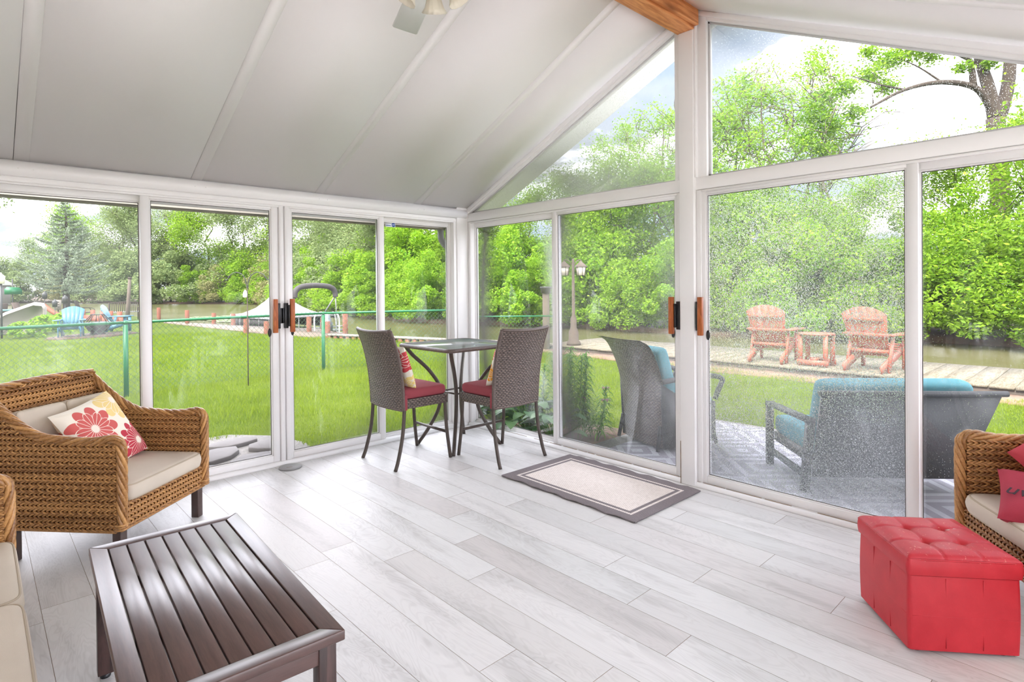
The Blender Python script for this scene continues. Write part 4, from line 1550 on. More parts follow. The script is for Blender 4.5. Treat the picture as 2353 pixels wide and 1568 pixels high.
# ---- counter-height chairs. local: faces +Y
def bar_chair():
    t = thing('counter_chair', None, 'chair', (0, 0, 0))
    # curved back shell
    nu, nv = 15, 22
    th = 0.022

    def back_pt(u, v, off):
        # u -1..1 across, v 0..1 up
        z = 0.452 + 0.618 * v
        hw_ = 0.242 + 0.010 * v
        yb2 = -0.188 - 0.022 * v - 0.098 * v ** 2.6
        y = yb2 - 0.030 * (1 - u * u) * (0.9 + 0.3 * v)
        zz_ = z - 0.020 * (1 - abs(u)) * 0 + (-0.012 * (1 - u * u) * v)
        return np.array((u * hw_, y + off, zz_))
    for nm, off, flip_ in (('backrest', 0.0, False),):
        m_ = MB()
        for off_, rev in ((0.0, False), (th, True)):
            P = np.array([[back_pt(u, v, off_) for v in np.linspace(0, 1, nv)] for u in np.linspace(-1, 1, nu)])
            U = np.array([[(u * 0.26, v * 0.62) for v in np.linspace(0, 1, nv)] for u in np.linspace(-1, 1, nu)])
            m_.grid(P if rev else P[::-1], uv=U if rev else U[::-1])
        for v in (0, 1):
            P = np.array([[back_pt(u, v, o_) for o_ in (0.0, th)] for u in np.linspace(-1, 1, nu)])
            U = np.array([[(u * 0.26, v * 0.62 + o_) for o_ in (0.0, th)] for u in np.linspace(-1, 1, nu)])
            m_.grid(P, uv=U)
        bo3 = m_.build('backrest', 'resin_weave', t, smooth=True, uv=True)
    rm = MB()
    for sd in (-1, 1):
        pts = np.array([back_pt(sd, v, th / 2) for v in np.linspace(0, 1, 24)])
        rm.tube(pts, 0.0135, 10)
    pts = np.array([back_pt(u, 1, th / 2) for u in np.linspace(-1, 1, 20)])
    rm.tube(pts, 0.0135, 10)
    pts = np.array([back_pt(u, 0, th / 2) for u in np.linspace(-1, 1, 20)])
    rm.tube(pts, 0.0125, 10)
    rm.build('back_rim', 'resin_rim', t, smooth=True)
    # seat box
    s_ = MB()
    for (x0_, x1_, y0_, y1_) in ((-0.245, 0.245, 0.205, 0.238), (-0.245, -0.215, -0.17, 0.205), (0.215, 0.245, -0.17, 0.205), (-0.215, 0.215, -0.17, -0.15)):
        L0 = s_.n
        vs = [(x, y, z) for z in (0.458, 0.530) for (x, y) in ((x0_, y0_), (x1_, y0_), (x1_, y1_), (x0_, y1_))]
        # separate faces for clean uv
        for (i, j) in ((0, 1), (1, 2), (2, 3), (3, 0)):
            a_, b_ = np.array(vs[i]), np.array(vs[j])
            L = np.linalg.norm(b_ - a_)
            s_.add([vs[i], vs[j], vs[j + 4], vs[i + 4]], np.array([[0, 1, 2, 3]]), [(0, 0), (L, 0), (L, 0.072), (0, 0.072)])
        s_.add(vs[4:], np.array([[0, 1, 2, 3]]), [(0, 0), (.03, 0), (.03, .3), (0, .3)])
        s_.add(vs[:4][::-1], np.array([[0, 1, 2, 3]]), [(0, 0), (.03, 0), (.03, .3), (0, .3)])
    s_.add([(-0.215, -0.15, 0.515), (0.215, -0.15, 0.515), (0.215, 0.205, 0.515), (-0.215, 0.205, 0.515)], np.array([[0, 1, 2, 3]]), [(0, 0), (.4, 0), (.4, .4), (0, .4)])
    s_.build('seat', 'resin_weave', t, uv=True)
    cm = MB()
    cushion_mesh(cm, 0.475, 0.41, 0.072, puff=0.016)
    cu = cm.build('seat_cushion', 'red_seat', t, smooth=True)
    cu.location = (0, 0.030, 0.531)
    for sd in (-1, 1):
        MB().box(sd * 0.250 - 0.004, sd * 0.250 + 0.004, -0.180, -0.150, 0.45, 0.57).build('cushion_tie', 'red_seat', t, bevel=0.003)
    for sd in (-1, 1):
        MB().tube(spline([(sd * 0.232, 0.220, 0.50), (sd * 0.234, 0.226, 0.35), (sd * 0.238, 0.238, 0.20), (sd * 0.245, 0.264, 0.0)], 16), 0.0142, 10).build('leg', 'bronze', t, smooth=True)
        MB().tube(spline([(sd * 0.236, -0.170, 0.53), (sd * 0.238, -0.172, 0.42), (sd * 0.240, -0.190, 0.25), (sd * 0.246, -0.232, 0.08), (sd * 0.250, -0.262, 0.0)], 18), 0.0142, 10).build('leg', 'bronze', t, smooth=True)
    MB().tube([(-0.238, 0.236, 0.215), (0, 0.236, 0.215), (0.238, 0.236, 0.215)], 0.0115, 10).build('footrest', 'bronze', t, smooth=True)
    return t


plain('resin_rim', (98, 84, 78), 0.45, vary=0.25, vscale=70, bump=0.8, bscale=120)
ch_r = bar_chair()
ch_r.location = (3.178, 3.535, 0)
tag(ch_r, 'dark resin wicker counter chair right of the bistro table, its back squarely towards the camera', 'chair', 'counter chairs at the bistro table')
ch_l = copy_tree(ch_r)
ch_l.location = (2.582, 4.040, 0)
ch_l.rotation_euler = (0, 0, -PI / 2)
tag(ch_l, 'dark resin wicker counter chair left of the bistro table, nearer the canal-side door', 'chair', 'counter chairs at the bistro table')
zt = MB().tube([(0, 0, 0), (0.010, 0.006, 0.022)], 0.0025, 5).build('zip_tie', 'black_plastic', ch_l)
zt.location = (0.245, -0.300, 1.072)

q1 = throw_pillow('cream pillow with red and yellow flowers propped in the left counter chair', 'flower_print_small', (0, 0, 0), (0, 0, 0), s=0.185, h_=0.05)
q1.matrix_world = Matrix.Translation((2.482, 4.01, 0.765)) @ Matrix.Rotation(-PI / 2, 4, 'Z') @ Matrix.Rotation(math.radians(180), 4, 'Z') @ Matrix.Rotation(math.radians(72), 4, 'X')
q2 = throw_pillow('cream pillow with orange flowers propped in the right counter chair', 'flower_print_orange', (0, 0, 0), (0, 0, 0), s=0.17, h_=0.05)
q2.matrix_world = Matrix.Translation((3.15, 3.437, 0.755)) @ Matrix.Rotation(math.radians(180), 4, 'Z') @ Matrix.Rotation(math.radians(68), 4, 'X')

# ---- bistro table
bt = thing('bistro_table', 'square counter-height wicker bistro table with glass top in the corner', 'table', (3.140, 4.060, 0))
rim = MB()
hw2 = 0.375
cr = 0.05
pts = []
for (cx_, cy_, s0) in ((1, 1, 0), (-1, 1, 1), (-1, -1, 2), (1, -1, 3)):
    for t_ in np.linspace(0, PI / 2, 7):
        a = s0 * PI / 2 + t_
        pts.append((cx_ * (hw2 - cr) + cr * math.cos(a), cy_ * (hw2 - cr) + cr * math.sin(a), 0.885))
pts.append(pts[0])
rs, _ = resample(pts, 0.012)
rim.tube(rs, 0.017, 10, cap=False)
rim.build('table_rim', 'resin_rim', bt, smooth=True)
MB().box(-hw2 + 0.012, hw2 - 0.012, -hw2 + 0.012, hw2 - 0.012, 0.893, 0.899).build('glass_top', 'glass_table', bt)
for (a_, b_) in ((-1, -1), (1, -1), (-1, 1), (1, 1)):
    ctrl = [(a_ * 0.335, b_ * 0.335, 0.878), (a_ * 0.290, b_ * 0.290, 0.80), (a_ * 0.185, b_ * 0.185, 0.66), (a_ * 0.115, b_ * 0.115, 0.50), (a_ * 0.125, b_ * 0.125, 0.33), (a_ * 0.185, b_ * 0.185, 0.16), (a_ * 0.262, b_ * 0.262, 0.0)]
    MB().tube(spline(ctrl, 34), 0.0165, 10).build('leg', 'bronze', bt, smooth=True)
rg = MB()
for z in (0.475,):
    e = 0.112
    for (p, q) in (((-e, -e), (e, -e)), ((e, -e), (e, e)), ((e, e), (-e, e)), ((-e, e), (-e, -e))):
        rg.tube([(p[0], p[1], z), (q[0], q[1], z)], 0.008, 8)
rg.build('stretcher_ring', 'bronze', bt, smooth=True)

# ================================================================== OUTDOORS
GZ = -0.12          # lawn level
WZ = -0.75          # canal level


def flat_poly(name, pts, z, mat_, thick=0.0, kind='structure', parent=None):
    mb = MB()
    if thick:
        mb.prism(pts, z - thick, z, axis='z')
    else:
        mb.add([(x, y, z) for x, y in pts], [tuple(range(len(pts)))])
    o = mb.build(name, mat_, parent)
    if kind:
        o['kind'] = kind
    return o


shore = [(9.98, -30), (9.98, 9.9), (9.2, 12.2), (8.05, 16.1), (7.5, 17.4), (7.0, 22), (6.35, 30), (6.9, 36), (6.3, 44), (3.5, 60), (-5, 85), (-25, 110)]
flat_poly('lawn', [(-40, -30)] + shore + [(-40, 110)], GZ, 'lawn_grass', 0.9)
flat_poly('canal_water', [(-40, -40), (60, -40), (60, 190), (-40, 190)], WZ, 'canal_water')
far = [(25.5, -40), (25.2, 4), (22.5, 11.5), (22.6, 20), (19.9, 28), (20.2, 36), (25, 60), (30, 84), (21, 98), (11, 128), (-6, 140), (-60, 145)]
flat_poly('far_bank', far + [(-60, 300), (160, 300), (160, -40)], WZ + 0.18, 'soil', 0.5)
flat_poly('patio_slab', [(XR + 0.10, -4.0), (5.95, -4.0), (6.02, 2.2), (5.98, 3.15), (4.9, 3.42), (XR + 0.10, 3.42)], GZ + 0.03, 'gravel', 0.1)
flat_poly('added_bounce_slab', [(-8, -14), (12, -14), (12, -4.05), (3.7, -4.05), (3.7, -0.6), (-8, -0.6)], GZ + 0.03, 'bounce_slab_pale', 0.1)  # added out of view: pale reflector slab that throws daylight up onto the ceiling
flat_poly('flower_bed', [(XR + 0.10, 3.40), (4.95, 3.40), (4.9, 3.9), (4.6, 4.5), (4.3, 4.95), (XR + 0.10, 4.9)], GZ + 0.02, 'mulch', 0.06)
flat_poly('mulch_strip', [(9.45, -6), (10.1, -6), (10.1, 9.4), (9.55, 9.6), (9.3, 4)], GZ + 0.03, 'mulch', 0.05)
pr = MB().box(XR + 0.16, 5.90, -3.6, 3.22, 0, 0.008).build('patio_rug', 'patio_rug_weave')
pr.location = (0, 0, GZ + 0.031)
tag(pr, 'grey and lavender diamond patterned outdoor rug on the patio', 'rug')

# stepping stones and gravel outside the canal-side doors
flat_poly('gravel_patch', [(0.2, 4.8), (2.25, 4.8), (2.35, 5.5), (2.2, 6.0), (1.9, 6.35), (1.2, 6.4), (0.2, 6.3)], GZ + 0.012, 'gravel', 0.03)
random.seed(3)
spots = [(0.55, 5.15, .32, .24), (1.18, 5.05, .28, .22), (1.78, 5.13, .26, .20), (0.85, 5.60, .30, .20), (1.50, 5.52, .28, .18), (2.02, 5.55, .18, .15), (1.2, 6.0, .30, .16), (1.80, 5.86, .24, .13), (0.55, 6.0, .26, .15)]
for i_, (x, y, a_, b_) in enumerate(spots):
    k = 9
    pts = []
    for j in range(k):
        t_ = 2 * PI * j / k
        q = 1 + random.uniform(-0.14, 0.14)
        pts.append((a_ * q * math.cos(t_), b_ * q * math.sin(t_)))
    o = MB().prism(pts, 0, 0.045, axis='z').build('stepping_stone', 'stone', None, bevel=0.008)
    o.location = (x, y, GZ + 0.008)
    o.rotation_euler = (0, 0, random.uniform(0, 0.6))
    tag(o, 'flat grey flagstone set in the gravel outside the canal-side door', 'stepping stone', 'flagstones outside the canal-side door')

# ---- grass blades near the house (countless)
def blades(n, xr, yr, h0, h1, w0, inside=None, seed=1):
    g_ = np.random.default_rng(seed)
    x = g_.uniform(xr[0], xr[1], n)
    y = g_.uniform(yr[0], yr[1], n)
    if inside is not None:
        k = inside(x, y)
        x, y = x[k], y[k]
    n = len(x)
    clump = 0.7 + 0.6 * np.sin(x * 2.3 + 1.3 * np.sin(y * 1.7)) * np.sin(y * 2.9 + x)
    h = g_.uniform(h0, h1, n) * np.clip(clump, 0.4, 1.3)
    a = g_.uniform(0, 2 * PI, n)
    lx, ly = g_.normal(0, 0.35, n) * h, g_.normal(0, 0.35, n) * h
    wx, wy = np.cos(a) * w0, np.sin(a) * w0
    V = np.zeros((n, 4, 3))
    V[:, 0] = np.stack([x - wx, y - wy, np.full(n, GZ)], 1)
    V[:, 1] = np.stack([x + wx, y + wy, np.full(n, GZ)], 1)
    V[:, 2] = np.stack([x + lx + wx * .3, y + ly + wy * .3, GZ + h], 1)
    V[:, 3] = np.stack([x + lx - wx * .3, y + ly - wy * .3, GZ + h], 1)
    return V.reshape(-1, 3), np.arange(n * 4).reshape(-1, 4)


def lawn_ok(x, y):
    ok = (x > XR + 0.2) | (y > YL + 0.35)
    ok &= ~((x > XR - .1) & (x < 6.05) & (y < 3.45))
    ok &= ~((x < 2.3) & (y < 6.2))
    ok &= ~((x < 5.0) & (x > 3.6) & (y < 4.7))
    ok &= (x < 9.6) & ~((y > 10) & (x > 9.9 - (y - 9.9) * 0.31))
    return ok


gm = MB()
V, Q = blades(120000, (-3.5, 9.6), (3.0, 11.5), 0.03, 0.09, 0.0035, lawn_ok, 1)
gm.add(V, Q)
V, Q = blades(45000, (5.9, 9.6), (-1.0, 4.5), 0.03, 0.07, 0.0035, lawn_ok, 2)
gm.add(V, Q)
V, Q = blades(60000, (-3.0, 9.0), (11.5, 22), 0.04, 0.09, 0.006, lawn_ok, 3)
gm.add(V, Q)
go = gm.build('grass', 'grass_blade')
tag(go, 'short bright green grass blades covering the lawn', 'grass', kind='stuff')

# ---- boardwalk along the canal
bwk = thing('boardwalk', 'weathered plank boardwalk along the canal beyond the patio lawn', 'boardwalk', (0, 0, 0))
bm_ = MB()
y = -6.0
random.seed(5)
while y < 9.6:
    wd = 0.28
    bm_.box(10.06 + random.uniform(0, .02), 12.35, y, y + wd - 0.012, -0.035, 0.0 + random.uniform(-.003, .003))
    y += wd
bm_.build('planking', 'boardwalk_wood', bwk)
js = MB()
js.box(10.10, 10.14, -6, 9.6, -0.22, -0.036)
js.build('fascia_board', 'weathered_wood', bwk)
MB().box(12.25, 12.30, -6, 9.6, -0.95, -0.036).build('seawall_face', 'weathered_wood', bwk)

sw = thing('seawall', 'low retaining wall with a pale cap between boardwalk and dock', 'retaining wall', (0, 0, 0))
A, B = np.array((9.9, 9.7)), np.array((7.95, 16.6))
MB().bar((A[0], A[1], 0.03), (B[0], B[1], -0.02), 0.26, 0.05).build('cap', 'seawall_cap', sw)
fc = MB()
Ld = np.linalg.norm(B - A)
dv = (B - A) / Ld
k = 0.1
while k < Ld:
    p = A + dv * k
    fc.bar((p[0] - 0.06, p[1], -0.55), (p[0] - 0.06, p[1], 0.0), 0.13, 0.12, up=(dv[0], dv[1], 0))
    k += 0.26
fc.build('sheet_piles', 'piling', sw)

# ---- dock with posts
dk = thing('dock', 'brown plank dock beside the covered pontoon boat', 'dock', (0, 0, 0))
dp = [(7.55, 16.7), (8.72, 17.45), (9.25, 20.3), (7.75, 25.0), (6.5, 30.5), (6.25, 29.8), (6.75, 24), (7.1, 19.5)]
MB().prism(dp, -0.16, -0.08, axis='z').build('decking', 'deck_boards', dk)
MB().prism([(7.50, 16.66), (8.76, 17.42), (8.74, 17.47), (7.49, 16.72)], -0.5, -0.085, axis='z').build('fascia_board', 'dock_side', dk)
MB().prism([(8.72, 17.42), (8.77, 17.42), (9.29, 20.3), (9.24, 20.3)], -0.5, -0.085, axis='z').build('fascia_board', 'dock_side', dk)
for (x, y, h_) in ((6.75, 33.2, .62), (6.72, 27.8, .62), (7.45, 26.6, .50), (7.80, 25.2, .50), (6.72, 20.4, .50), (7.0, 19.3, .45), (8.35, 19.1, .55), (8.55, 18.1, .42), (8.80, 17.35, .75), (8.9, 19.2, 0.5)):
    MB().tube([(x, y, -0.9), (x, y, GZ + h_)], 0.085, 10).build('post', 'piling', dk)
for k in range(2):
    x0_, y0_ = (8.50, 19.0) if k == 0 else (8.66, 18.45)
    MB().tube(spline([(x0_, y0_, -0.08), (x0_, y0_, 0.38), (x0_ + 0.12, y0_ - 0.05, 0.55), (x0_ + 0.28, y0_ - 0.1, 0.55), (x0_ + 0.40, y0_ - 0.14, 0.38), (x0_ + 0.40, y0_ - 0.14, -0.3)], 30), 0.022, 8).build('ladder_rail', 'white_paint', dk, smooth=True)

# ---- pontoon boat (local: bow +Y, origin at the water)
bt_ = thing('pontoon_boat', 'covered white pontoon boat with folded bimini top moored at the dock', 'boat', (9.55, 24.3, WZ), math.radians(8))
bt_.scale = (0.9, 0.88, 0.92)
for sd in (-1, 1):
    MB().tube(spline([(sd * 0.85, -3.1, 0.15), (sd * 0.85, 0, 0.15), (sd * 0.85, 2.5, 0.15), (sd * 0.85, 3.3, 0.35)], 18), 0.29, 14).build('pontoon', 'boat_white', bt_, smooth=True)
MB().box(-1.2, 1.2, -3.1, 3.2, 0.45, 0.53).build('deck', 'boat_white', bt_)
rl = MB()
for (x0_, y0_, x1_, y1_) in ((-1.15, -2.6, -1.15, 2.9), (1.15, -2.6, 1.15, 2.9), (-1.15, 2.9, 1.15, 2.9), (-1.15, -2.6, 1.15, -2.6)):
    for z in (0.62, 1.12):
        rl.tube([(x0_, y0_, z), (x1_, y1_, z)], 0.025, 6)
    for t_ in np.linspace(0, 1, 7):
        x, y = x0_ + (x1_ - x0_) * t_, y0_ + (y1_ - y0_) * t_
        rl.tube([(x, y, 0.5), (x, y, 1.12)], 0.02, 6)
rl.build('railing', 'boat_white', bt_)
pn = MB()
pn.box(-1.16, -1.14, -2.0, 2.7, 0.64, 1.06)
pn.box(1.14, 1.16, -2.0, 2.7, 0.64, 1.06)
pn.build('side_panel', 'canvas_dark', bt_)
# cover: two tents over the rails
P = []
for y, zt_, hw_ in ((-2.65, 1.14, 1.2), (-2.2, 1.32, 1.2), (-1.0, 1.70, 1.2), (-0.2, 1.42, 1.2), (0.6, 1.55, 1.2), (1.2, 2.02, 1.2), (2.1, 1.55, 1.2), (3.0, 1.16, 1.15)):
    row_ = [(-hw_ - .02, y, 1.00), (-hw_, y, 1.14)]
    for t_ in np.linspace(-0.8, 0.8, 7):
        row_.append((t_ * hw_, y, 1.14 + (zt_ - 1.14) * (1 - abs(t_)) ** 1.15))
    row_ += [(hw_, y, 1.14), (hw_ + .02, y, 1.00)]
    P.append(row_)
MB().grid(np.array(P)).build('cover', 'canvas_grey', bt_, smooth=True)
pt_ = spline([(-1.0, -2.7, 1.95), (-0.97, -2.7, 2.20), (-0.70, -2.7, 2.40), (0.0, -2.7, 2.46), (0.70, -2.7, 2.40), (0.97, -2.7, 2.20), (1.0, -2.7, 1.95)], 42)
MB().tube(pt_, 0.115, 12).build('bimini_top', 'canvas_dark', bt_, smooth=True)
for sd in (-1, 1):
    MB().tube([(sd * 1.12, -1.5, 1.12), (sd * 1.0, -2.7, 2.0)], 0.03, 6).build('bimini_strut', 'boat_white', bt_)
    MB().tube([(sd * 1.12, -2.6, 1.12), (sd * 1.0, -2.7, 2.0)], 0.025, 6).build('bimini_strut', 'boat_white', bt_)
mt_ = MB()
mt_.ball((0, -3.50, 0.92), 0.20, 0.30, 0.30)
mt_.box(-0.17, 0.17, -3.74, -3.28, 0.45, 0.9)
mt_.tube([(0, -3.5, 0.6), (0, -3.7, -0.1)], 0.12, 10)
mt_.build('outboard_motor', 'motor_grey', bt_, smooth=True)
lad = MB()
for sd in (-1, 1):
    lad.tube(spline([(0.7 + sd * 0.2, -2.9, 0.55), (0.7 + sd * 0.2, -3.05, 1.15), (0.7 + sd * 0.2, -3.4, 1.2), (0.7 + sd * 0.2, -3.6, -0.1)], 18), 0.025, 6)
for z in (0.1, 0.4, 0.7):
    lad.tube([(0.5, -3.55, z), (0.9, -3.55, z)], 0.03, 6)
lad.build('ladder', 'boat_white', bt_)

# ---- chain link fence
fe = thing('chain_link_fence', 'green chain link fence across the lawn outside the canal-side doors', 'fence', (0, 0, 0))
FP = [(-1.66, 9.20), (1.563, 9.72), (4.74, 10.22), (7.52, 9.12)]
fz = 0.935
for i_, (x, y) in enumerate(FP):
    MB().tube([(x, y, GZ - 0.1), (x, y, fz + (0.10 if i_ == 3 else -0.03))], 0.032 if i_ < 3 else 0.045, 10).build('fence_post', 'green_steel', fe)
    MB().ball((x, y, fz + (0.11 if i_ == 3 else 0.0)), 0.036, 0.036, 0.03, 10, 6).build('post_cap', 'green_steel', fe)
wm_ = MB()
for (a_, b_) in zip(FP[:-1], FP[1:]):
    rp = MB().tube([(a_[0], a_[1], fz), (b_[0], b_[1], fz)], 0.021, 8)
    rp.build('top_rail', 'green_steel', fe)
    a_, b_ = np.array(a_), np.array(b_)
    L = np.linalg.norm(b_ - a_)
    d_ = (b_ - a_) / L
    z0_, z1_ = GZ + 0.03, fz + 0.045
    Hh = z1_ - z0_
    sp_ = 0.085
    for sgn in (1, -1):
        s = -Hh
        while s < L:
            s0, s1 = s, s + Hh
            za, zb = (z0_, z1_) if sgn > 0 else (z1_, z0_)
            c0, c1 = max(0, s0), min(L, s1)
            if c1 - c0 > 0.01:
                f0, f1 = (c0 - s0) / Hh, (c1 - s0) / Hh
                p0, p1 = a_ + d_ * c0, a_ + d_ * c1
                wm_.tube([(p0[0], p0[1], za + (zb - za) * f0), (p1[0], p1[1], za + (zb - za) * f1)], 0.0022, 4, cap=False)
            s += sp_
wo2 = wm_.build('chain_link_mesh', 'green_wire', fe)
fe2 = thing('side_fence', 'short run of lower green wire fence right of the fence corner', 'fence', (0, 0, 0))
MB().tube([(7.52, 9.12, 0.79), (8.85, 8.10, 0.78)], 0.015, 8).build('top_rail', 'green_steel', fe2)
MB().tube([(8.85, 8.10, GZ), (8.85, 8.10, 0.82)], 0.03, 8).build('fence_post', 'green_steel', fe2)
wm_ = MB()
a_, b_ = np.array((7.52, 9.12)), np.array((8.85, 8.10))
L = np.linalg.norm(b_ - a_)
d_ = (b_ - a_) / L
for sgn in (1, -1):
    s = -0.85
    while s < L:
        c0, c1 = max(0, s), min(L, s + 0.85)
        if c1 - c0 > 0.01:
            za, zb = (GZ + .03, GZ + .88) if sgn > 0 else (GZ + .88, GZ + .03)
            f0, f1 = (c0 - s) / .85, (c1 - s) / .85
            p0, p1 = a_ + d_ * c0, a_ + d_ * c1
            wm_.tube([(p0[0], p0[1], za + (zb - za) * f0), (p1[0], p1[1], za + (zb - za) * f1)], 0.002, 4, cap=False)
        s += 0.085
wm_.build('wire_mesh', 'green_wire', fe2)

# ---- shepherd's hook
sh_ = thing('shepherd_hook', 'tall thin double shepherd hook standing in the lawn', 'garden hook', (3.12, 9.40, GZ))
MB().tube([(0, 0, -0.1), (0.0, 0, 1.54)], 0.008, 6).build('stake', 'bark', sh_)
for sd in (-1, 1):
    MB().tube(spline([(0, 0, 1.52), (sd * 0.03, -sd * 0.03, 1.70), (sd * 0.11, -sd * 0.10, 1.78), (sd * 0.19, -sd * 0.18, 1.74), (sd * 0.23, -sd * 0.22, 1.66), (sd * 0.25, -sd * 0.24, 1.68)], 26), 0.007, 6).build('hook', 'black_iron', sh_, smooth=True)
hf = MB().lathe([(0, 0), (0.03, 0.01), (0.035, 0.06), (0.018, 0.11), (0, 0.13)], 14)
hfo = hf.build('hanging_feeder', 'petal_white', sh_, smooth=True)
hfo.location = (-0.025, 0.02, 1.38)


# ---- adirondack chairs. local: faces -Y
def adirondack(mat_, arched=True):
    t = thing('adirondack_chair', None, 'chair')
    for sd in (-1, 1):
        MB().bar((sd * 0.26, -0.40, 0.33), (sd * 0.26, 0.42, 0.05), 0.030, 0.13, up=(0, 0, 1)).build('side_rail', mat_, t)
        MB().box(sd * 0.29 - 0.014, sd * 0.29 + 0.014, -0.42, -0.32, 0.0, 0.55).build('leg', mat_, t)
        MB().bar((sd * 0.29, 0.22, 0.0), (sd * 0.29, 0.06, 0.55), 0.028, 0.09, up=(0, 1, 0)).build('leg', mat_, t)
        MB().prism([(sd * 0.24, -0.48), (sd * 0.42, -0.48), (sd * 0.42, -0.30), (sd * 0.36, 0.22), (sd * 0.27, 0.22)], 0.55, 0.575, axis='z').build('arm', mat_, t)
    for k in range(6):
        y = -0.40 + k * 0.085
        z = 0.385 - (y + 0.40) * 0.33
        MB().box(-0.275, 0.275, y, y + 0.075, z - 0.010, z + 0.012).build('seat_slat', mat_, t)
    n_ = 5
    dirv = np.array((0, math.sin(math.radians(24)), math.cos(math.radians(24))))
    nrm_ = np.array((0, -math.cos(math.radians(24)), math.sin(math.radians(24))))
    for k in range(n_):
        c_ = (k - (n_ - 1) / 2)
        base = np.array((c_ * 0.096, 0.08, 0.24))
        wb_, wt_ = 0.094, 0.122
        xt = c_ * 0.125
        pts = []
        for u, v in ((-wb_ / 2, 0), (wb_ / 2, 0)):
            pts.append(base + np.array((u, 0, 0)) + dirv * v)
        for u in (wt_ / 2, 0, -wt_ / 2):
            pts.append(base + np.array((u + xt - c_ * 0.096, 0, 0)) + dirv * (0.82 - 1.25 * (xt + u) ** 2))
        vs = [p + nrm_ * 0.010 for p in pts] + [p - nrm_ * 0.010 for p in pts]
        m_ = MB()
        m_.add(vs, [(0, 1, 2, 3, 4), (9, 8, 7, 6, 5), (0, 5, 6, 1), (1, 6, 7, 2), (2, 7, 8, 3), (3, 8, 9, 4), (4, 9, 5, 0)])
        m_.build('back_slat', mat_, t)
    for v, hw_ in ((0.08, 0.27), (0.36, 0.30), (0.62, 0.27)):
        c_ = np.array((0, 0.08, 0.24)) + dirv * v - nrm_ * 0.028
        MB().bar(c_ + np.array((-hw_, 0, 0)), c_ + np.array((hw_, 0, 0)), 0.03, 0.07, up=dirv).build('back_rail', mat_, t)
    return t


blue = adirondack('sky_blue_paint')
blue.location = (2.30, 23.5, GZ)
blue.rotation_euler = (0, 0, math.radians(-14))
tag(blue, 'light blue adirondack chair facing the house beside the fire pit', 'chair')
blue2 = copy_tree(blue)
blue2.location = (3.75, 25.2, GZ)
blue2.rotation_euler = (0, 0, math.radians(66))
tag(blue2, 'light blue adirondack chair seen from the side behind the fire pit', 'chair')
org = adirondack('orange_paint')
org.location = (10.62, 4.40, 0.001)
org.rotation_euler = (0, 0, math.radians(96))
org.scale = (1.05, 1.05, 1.05)
tag(org, 'orange adirondack chair on the boardwalk left of the orange side table', 'chair')
org2 = copy_tree(org)
org2.location = (10.62, 2.78, 0.001)
org2.rotation_euler = (0, 0, math.radians(84))
tag(org2, 'orange adirondack chair on the boardwalk right of the orange side table', 'chair')
ost = thing('side_table', 'orange slatted side table between the two orange chairs', 'table', (10.55, 3.62, 0.001), math.radians(90))
MB().lathe([(0, 0.535), (0.30, 0.535), (0.30, 0.56), (0, 0.56)], 8).build('table_top', 'orange_paint', ost)
for (a_, b_) in ((-1, -1), (1, -1), (-1, 1), (1, 1)):
    MB().box(a_ * 0.20 - 0.035, a_ * 0.20 + 0.035, b_ * 0.17 - 0.015, b_ * 0.17 + 0.015, 0.0, 0.535).build('leg', 'orange_paint', ost)
for b_ in (-1, 1):
    MB().box(-0.25, 0.25, b_ * 0.188 - 0.012, b_ * 0.188 + 0.012, 0.02, 0.11).build('stretcher', 'orange_paint', ost)
MB().box(-0.05, 0.05, -0.16, 0.16, 0.10, 0.135).build('shelf', 'orange_paint', ost)

# ---- lamp post on the boardwalk
lp = thing('lamp_post', 'tall iron lamp post with two hanging lanterns on the boardwalk', 'lamp post', (10.38, 8.95, 0.0))
MB().lathe([(0, 0), (0.17, 0.0), (0.17, 0.06), (0.12, 0.12), (0.12, 0.30), (0.075, 0.42), (0.075, 0.62), (0.04, 0.72), (0.032, 2.0), (0.02, 2.05), (0, 2.05)], 12).build('pole', 'weathered_wood', lp, smooth=False)
for k, (dx, dy) in enumerate(((-0.14, 0.16), (0.14, -0.12))):
    MB().tube(spline([(0, 0, 1.86), (dx * .5, dy * .5, 2.0), (dx, dy, 2.02), (dx, dy, 1.93)], 18), 0.012, 6).build('bracket', 'weathered_wood', lp)
    l_ = MB().lathe([(0.0, 1.66), (0.09, 1.66), (0.115, 1.86), (0.0, 1.86)], 6, (dx, dy, 0)).build('lantern', 'frosted', lp)
    cp = MB().lathe([(0.15, 1.86), (0.13, 1.89), (0.06, 1.95), (0.015, 2.0), (0, 2.02)], 6, (dx, dy, 0), close=False)
    for j in range(6):
        a = 2 * PI * j / 6
        cp.tube([(dx + 0.092 * math.cos(a), dy + 0.092 * math.sin(a), 1.655), (dx + 0.117 * math.cos(a), dy + 0.117 * math.sin(a), 1.865)], 0.008, 5)
    cp.build('lantern_cap', 'weathered_wood', lp)
pl = thing('capped_piling', 'wooden piling with a flat metal cap at the end of the boardwalk', 'piling', (9.93, 9.42, 0))
MB().tube([(0, 0, -0.9), (0, 0, 1.30)], 0.085, 12).build('timber', 'weathered_wood', pl)
MB().lathe([(0, 1.24), (0.115, 1.24), (0.12, 1.34), (0.14, 1.36), (0.14, 1.39), (0, 1.40)], 16).build('cap', 'black_iron', pl)

# ---- dark resin rocking chair with teal cushion on the patio. local: faces -Y
rk = thing('patio_chair', 'dark wicker patio armchair with a high curved back and teal cushions', 'chair', (4.80, 3.02, GZ + 0.04), math.radians(70))


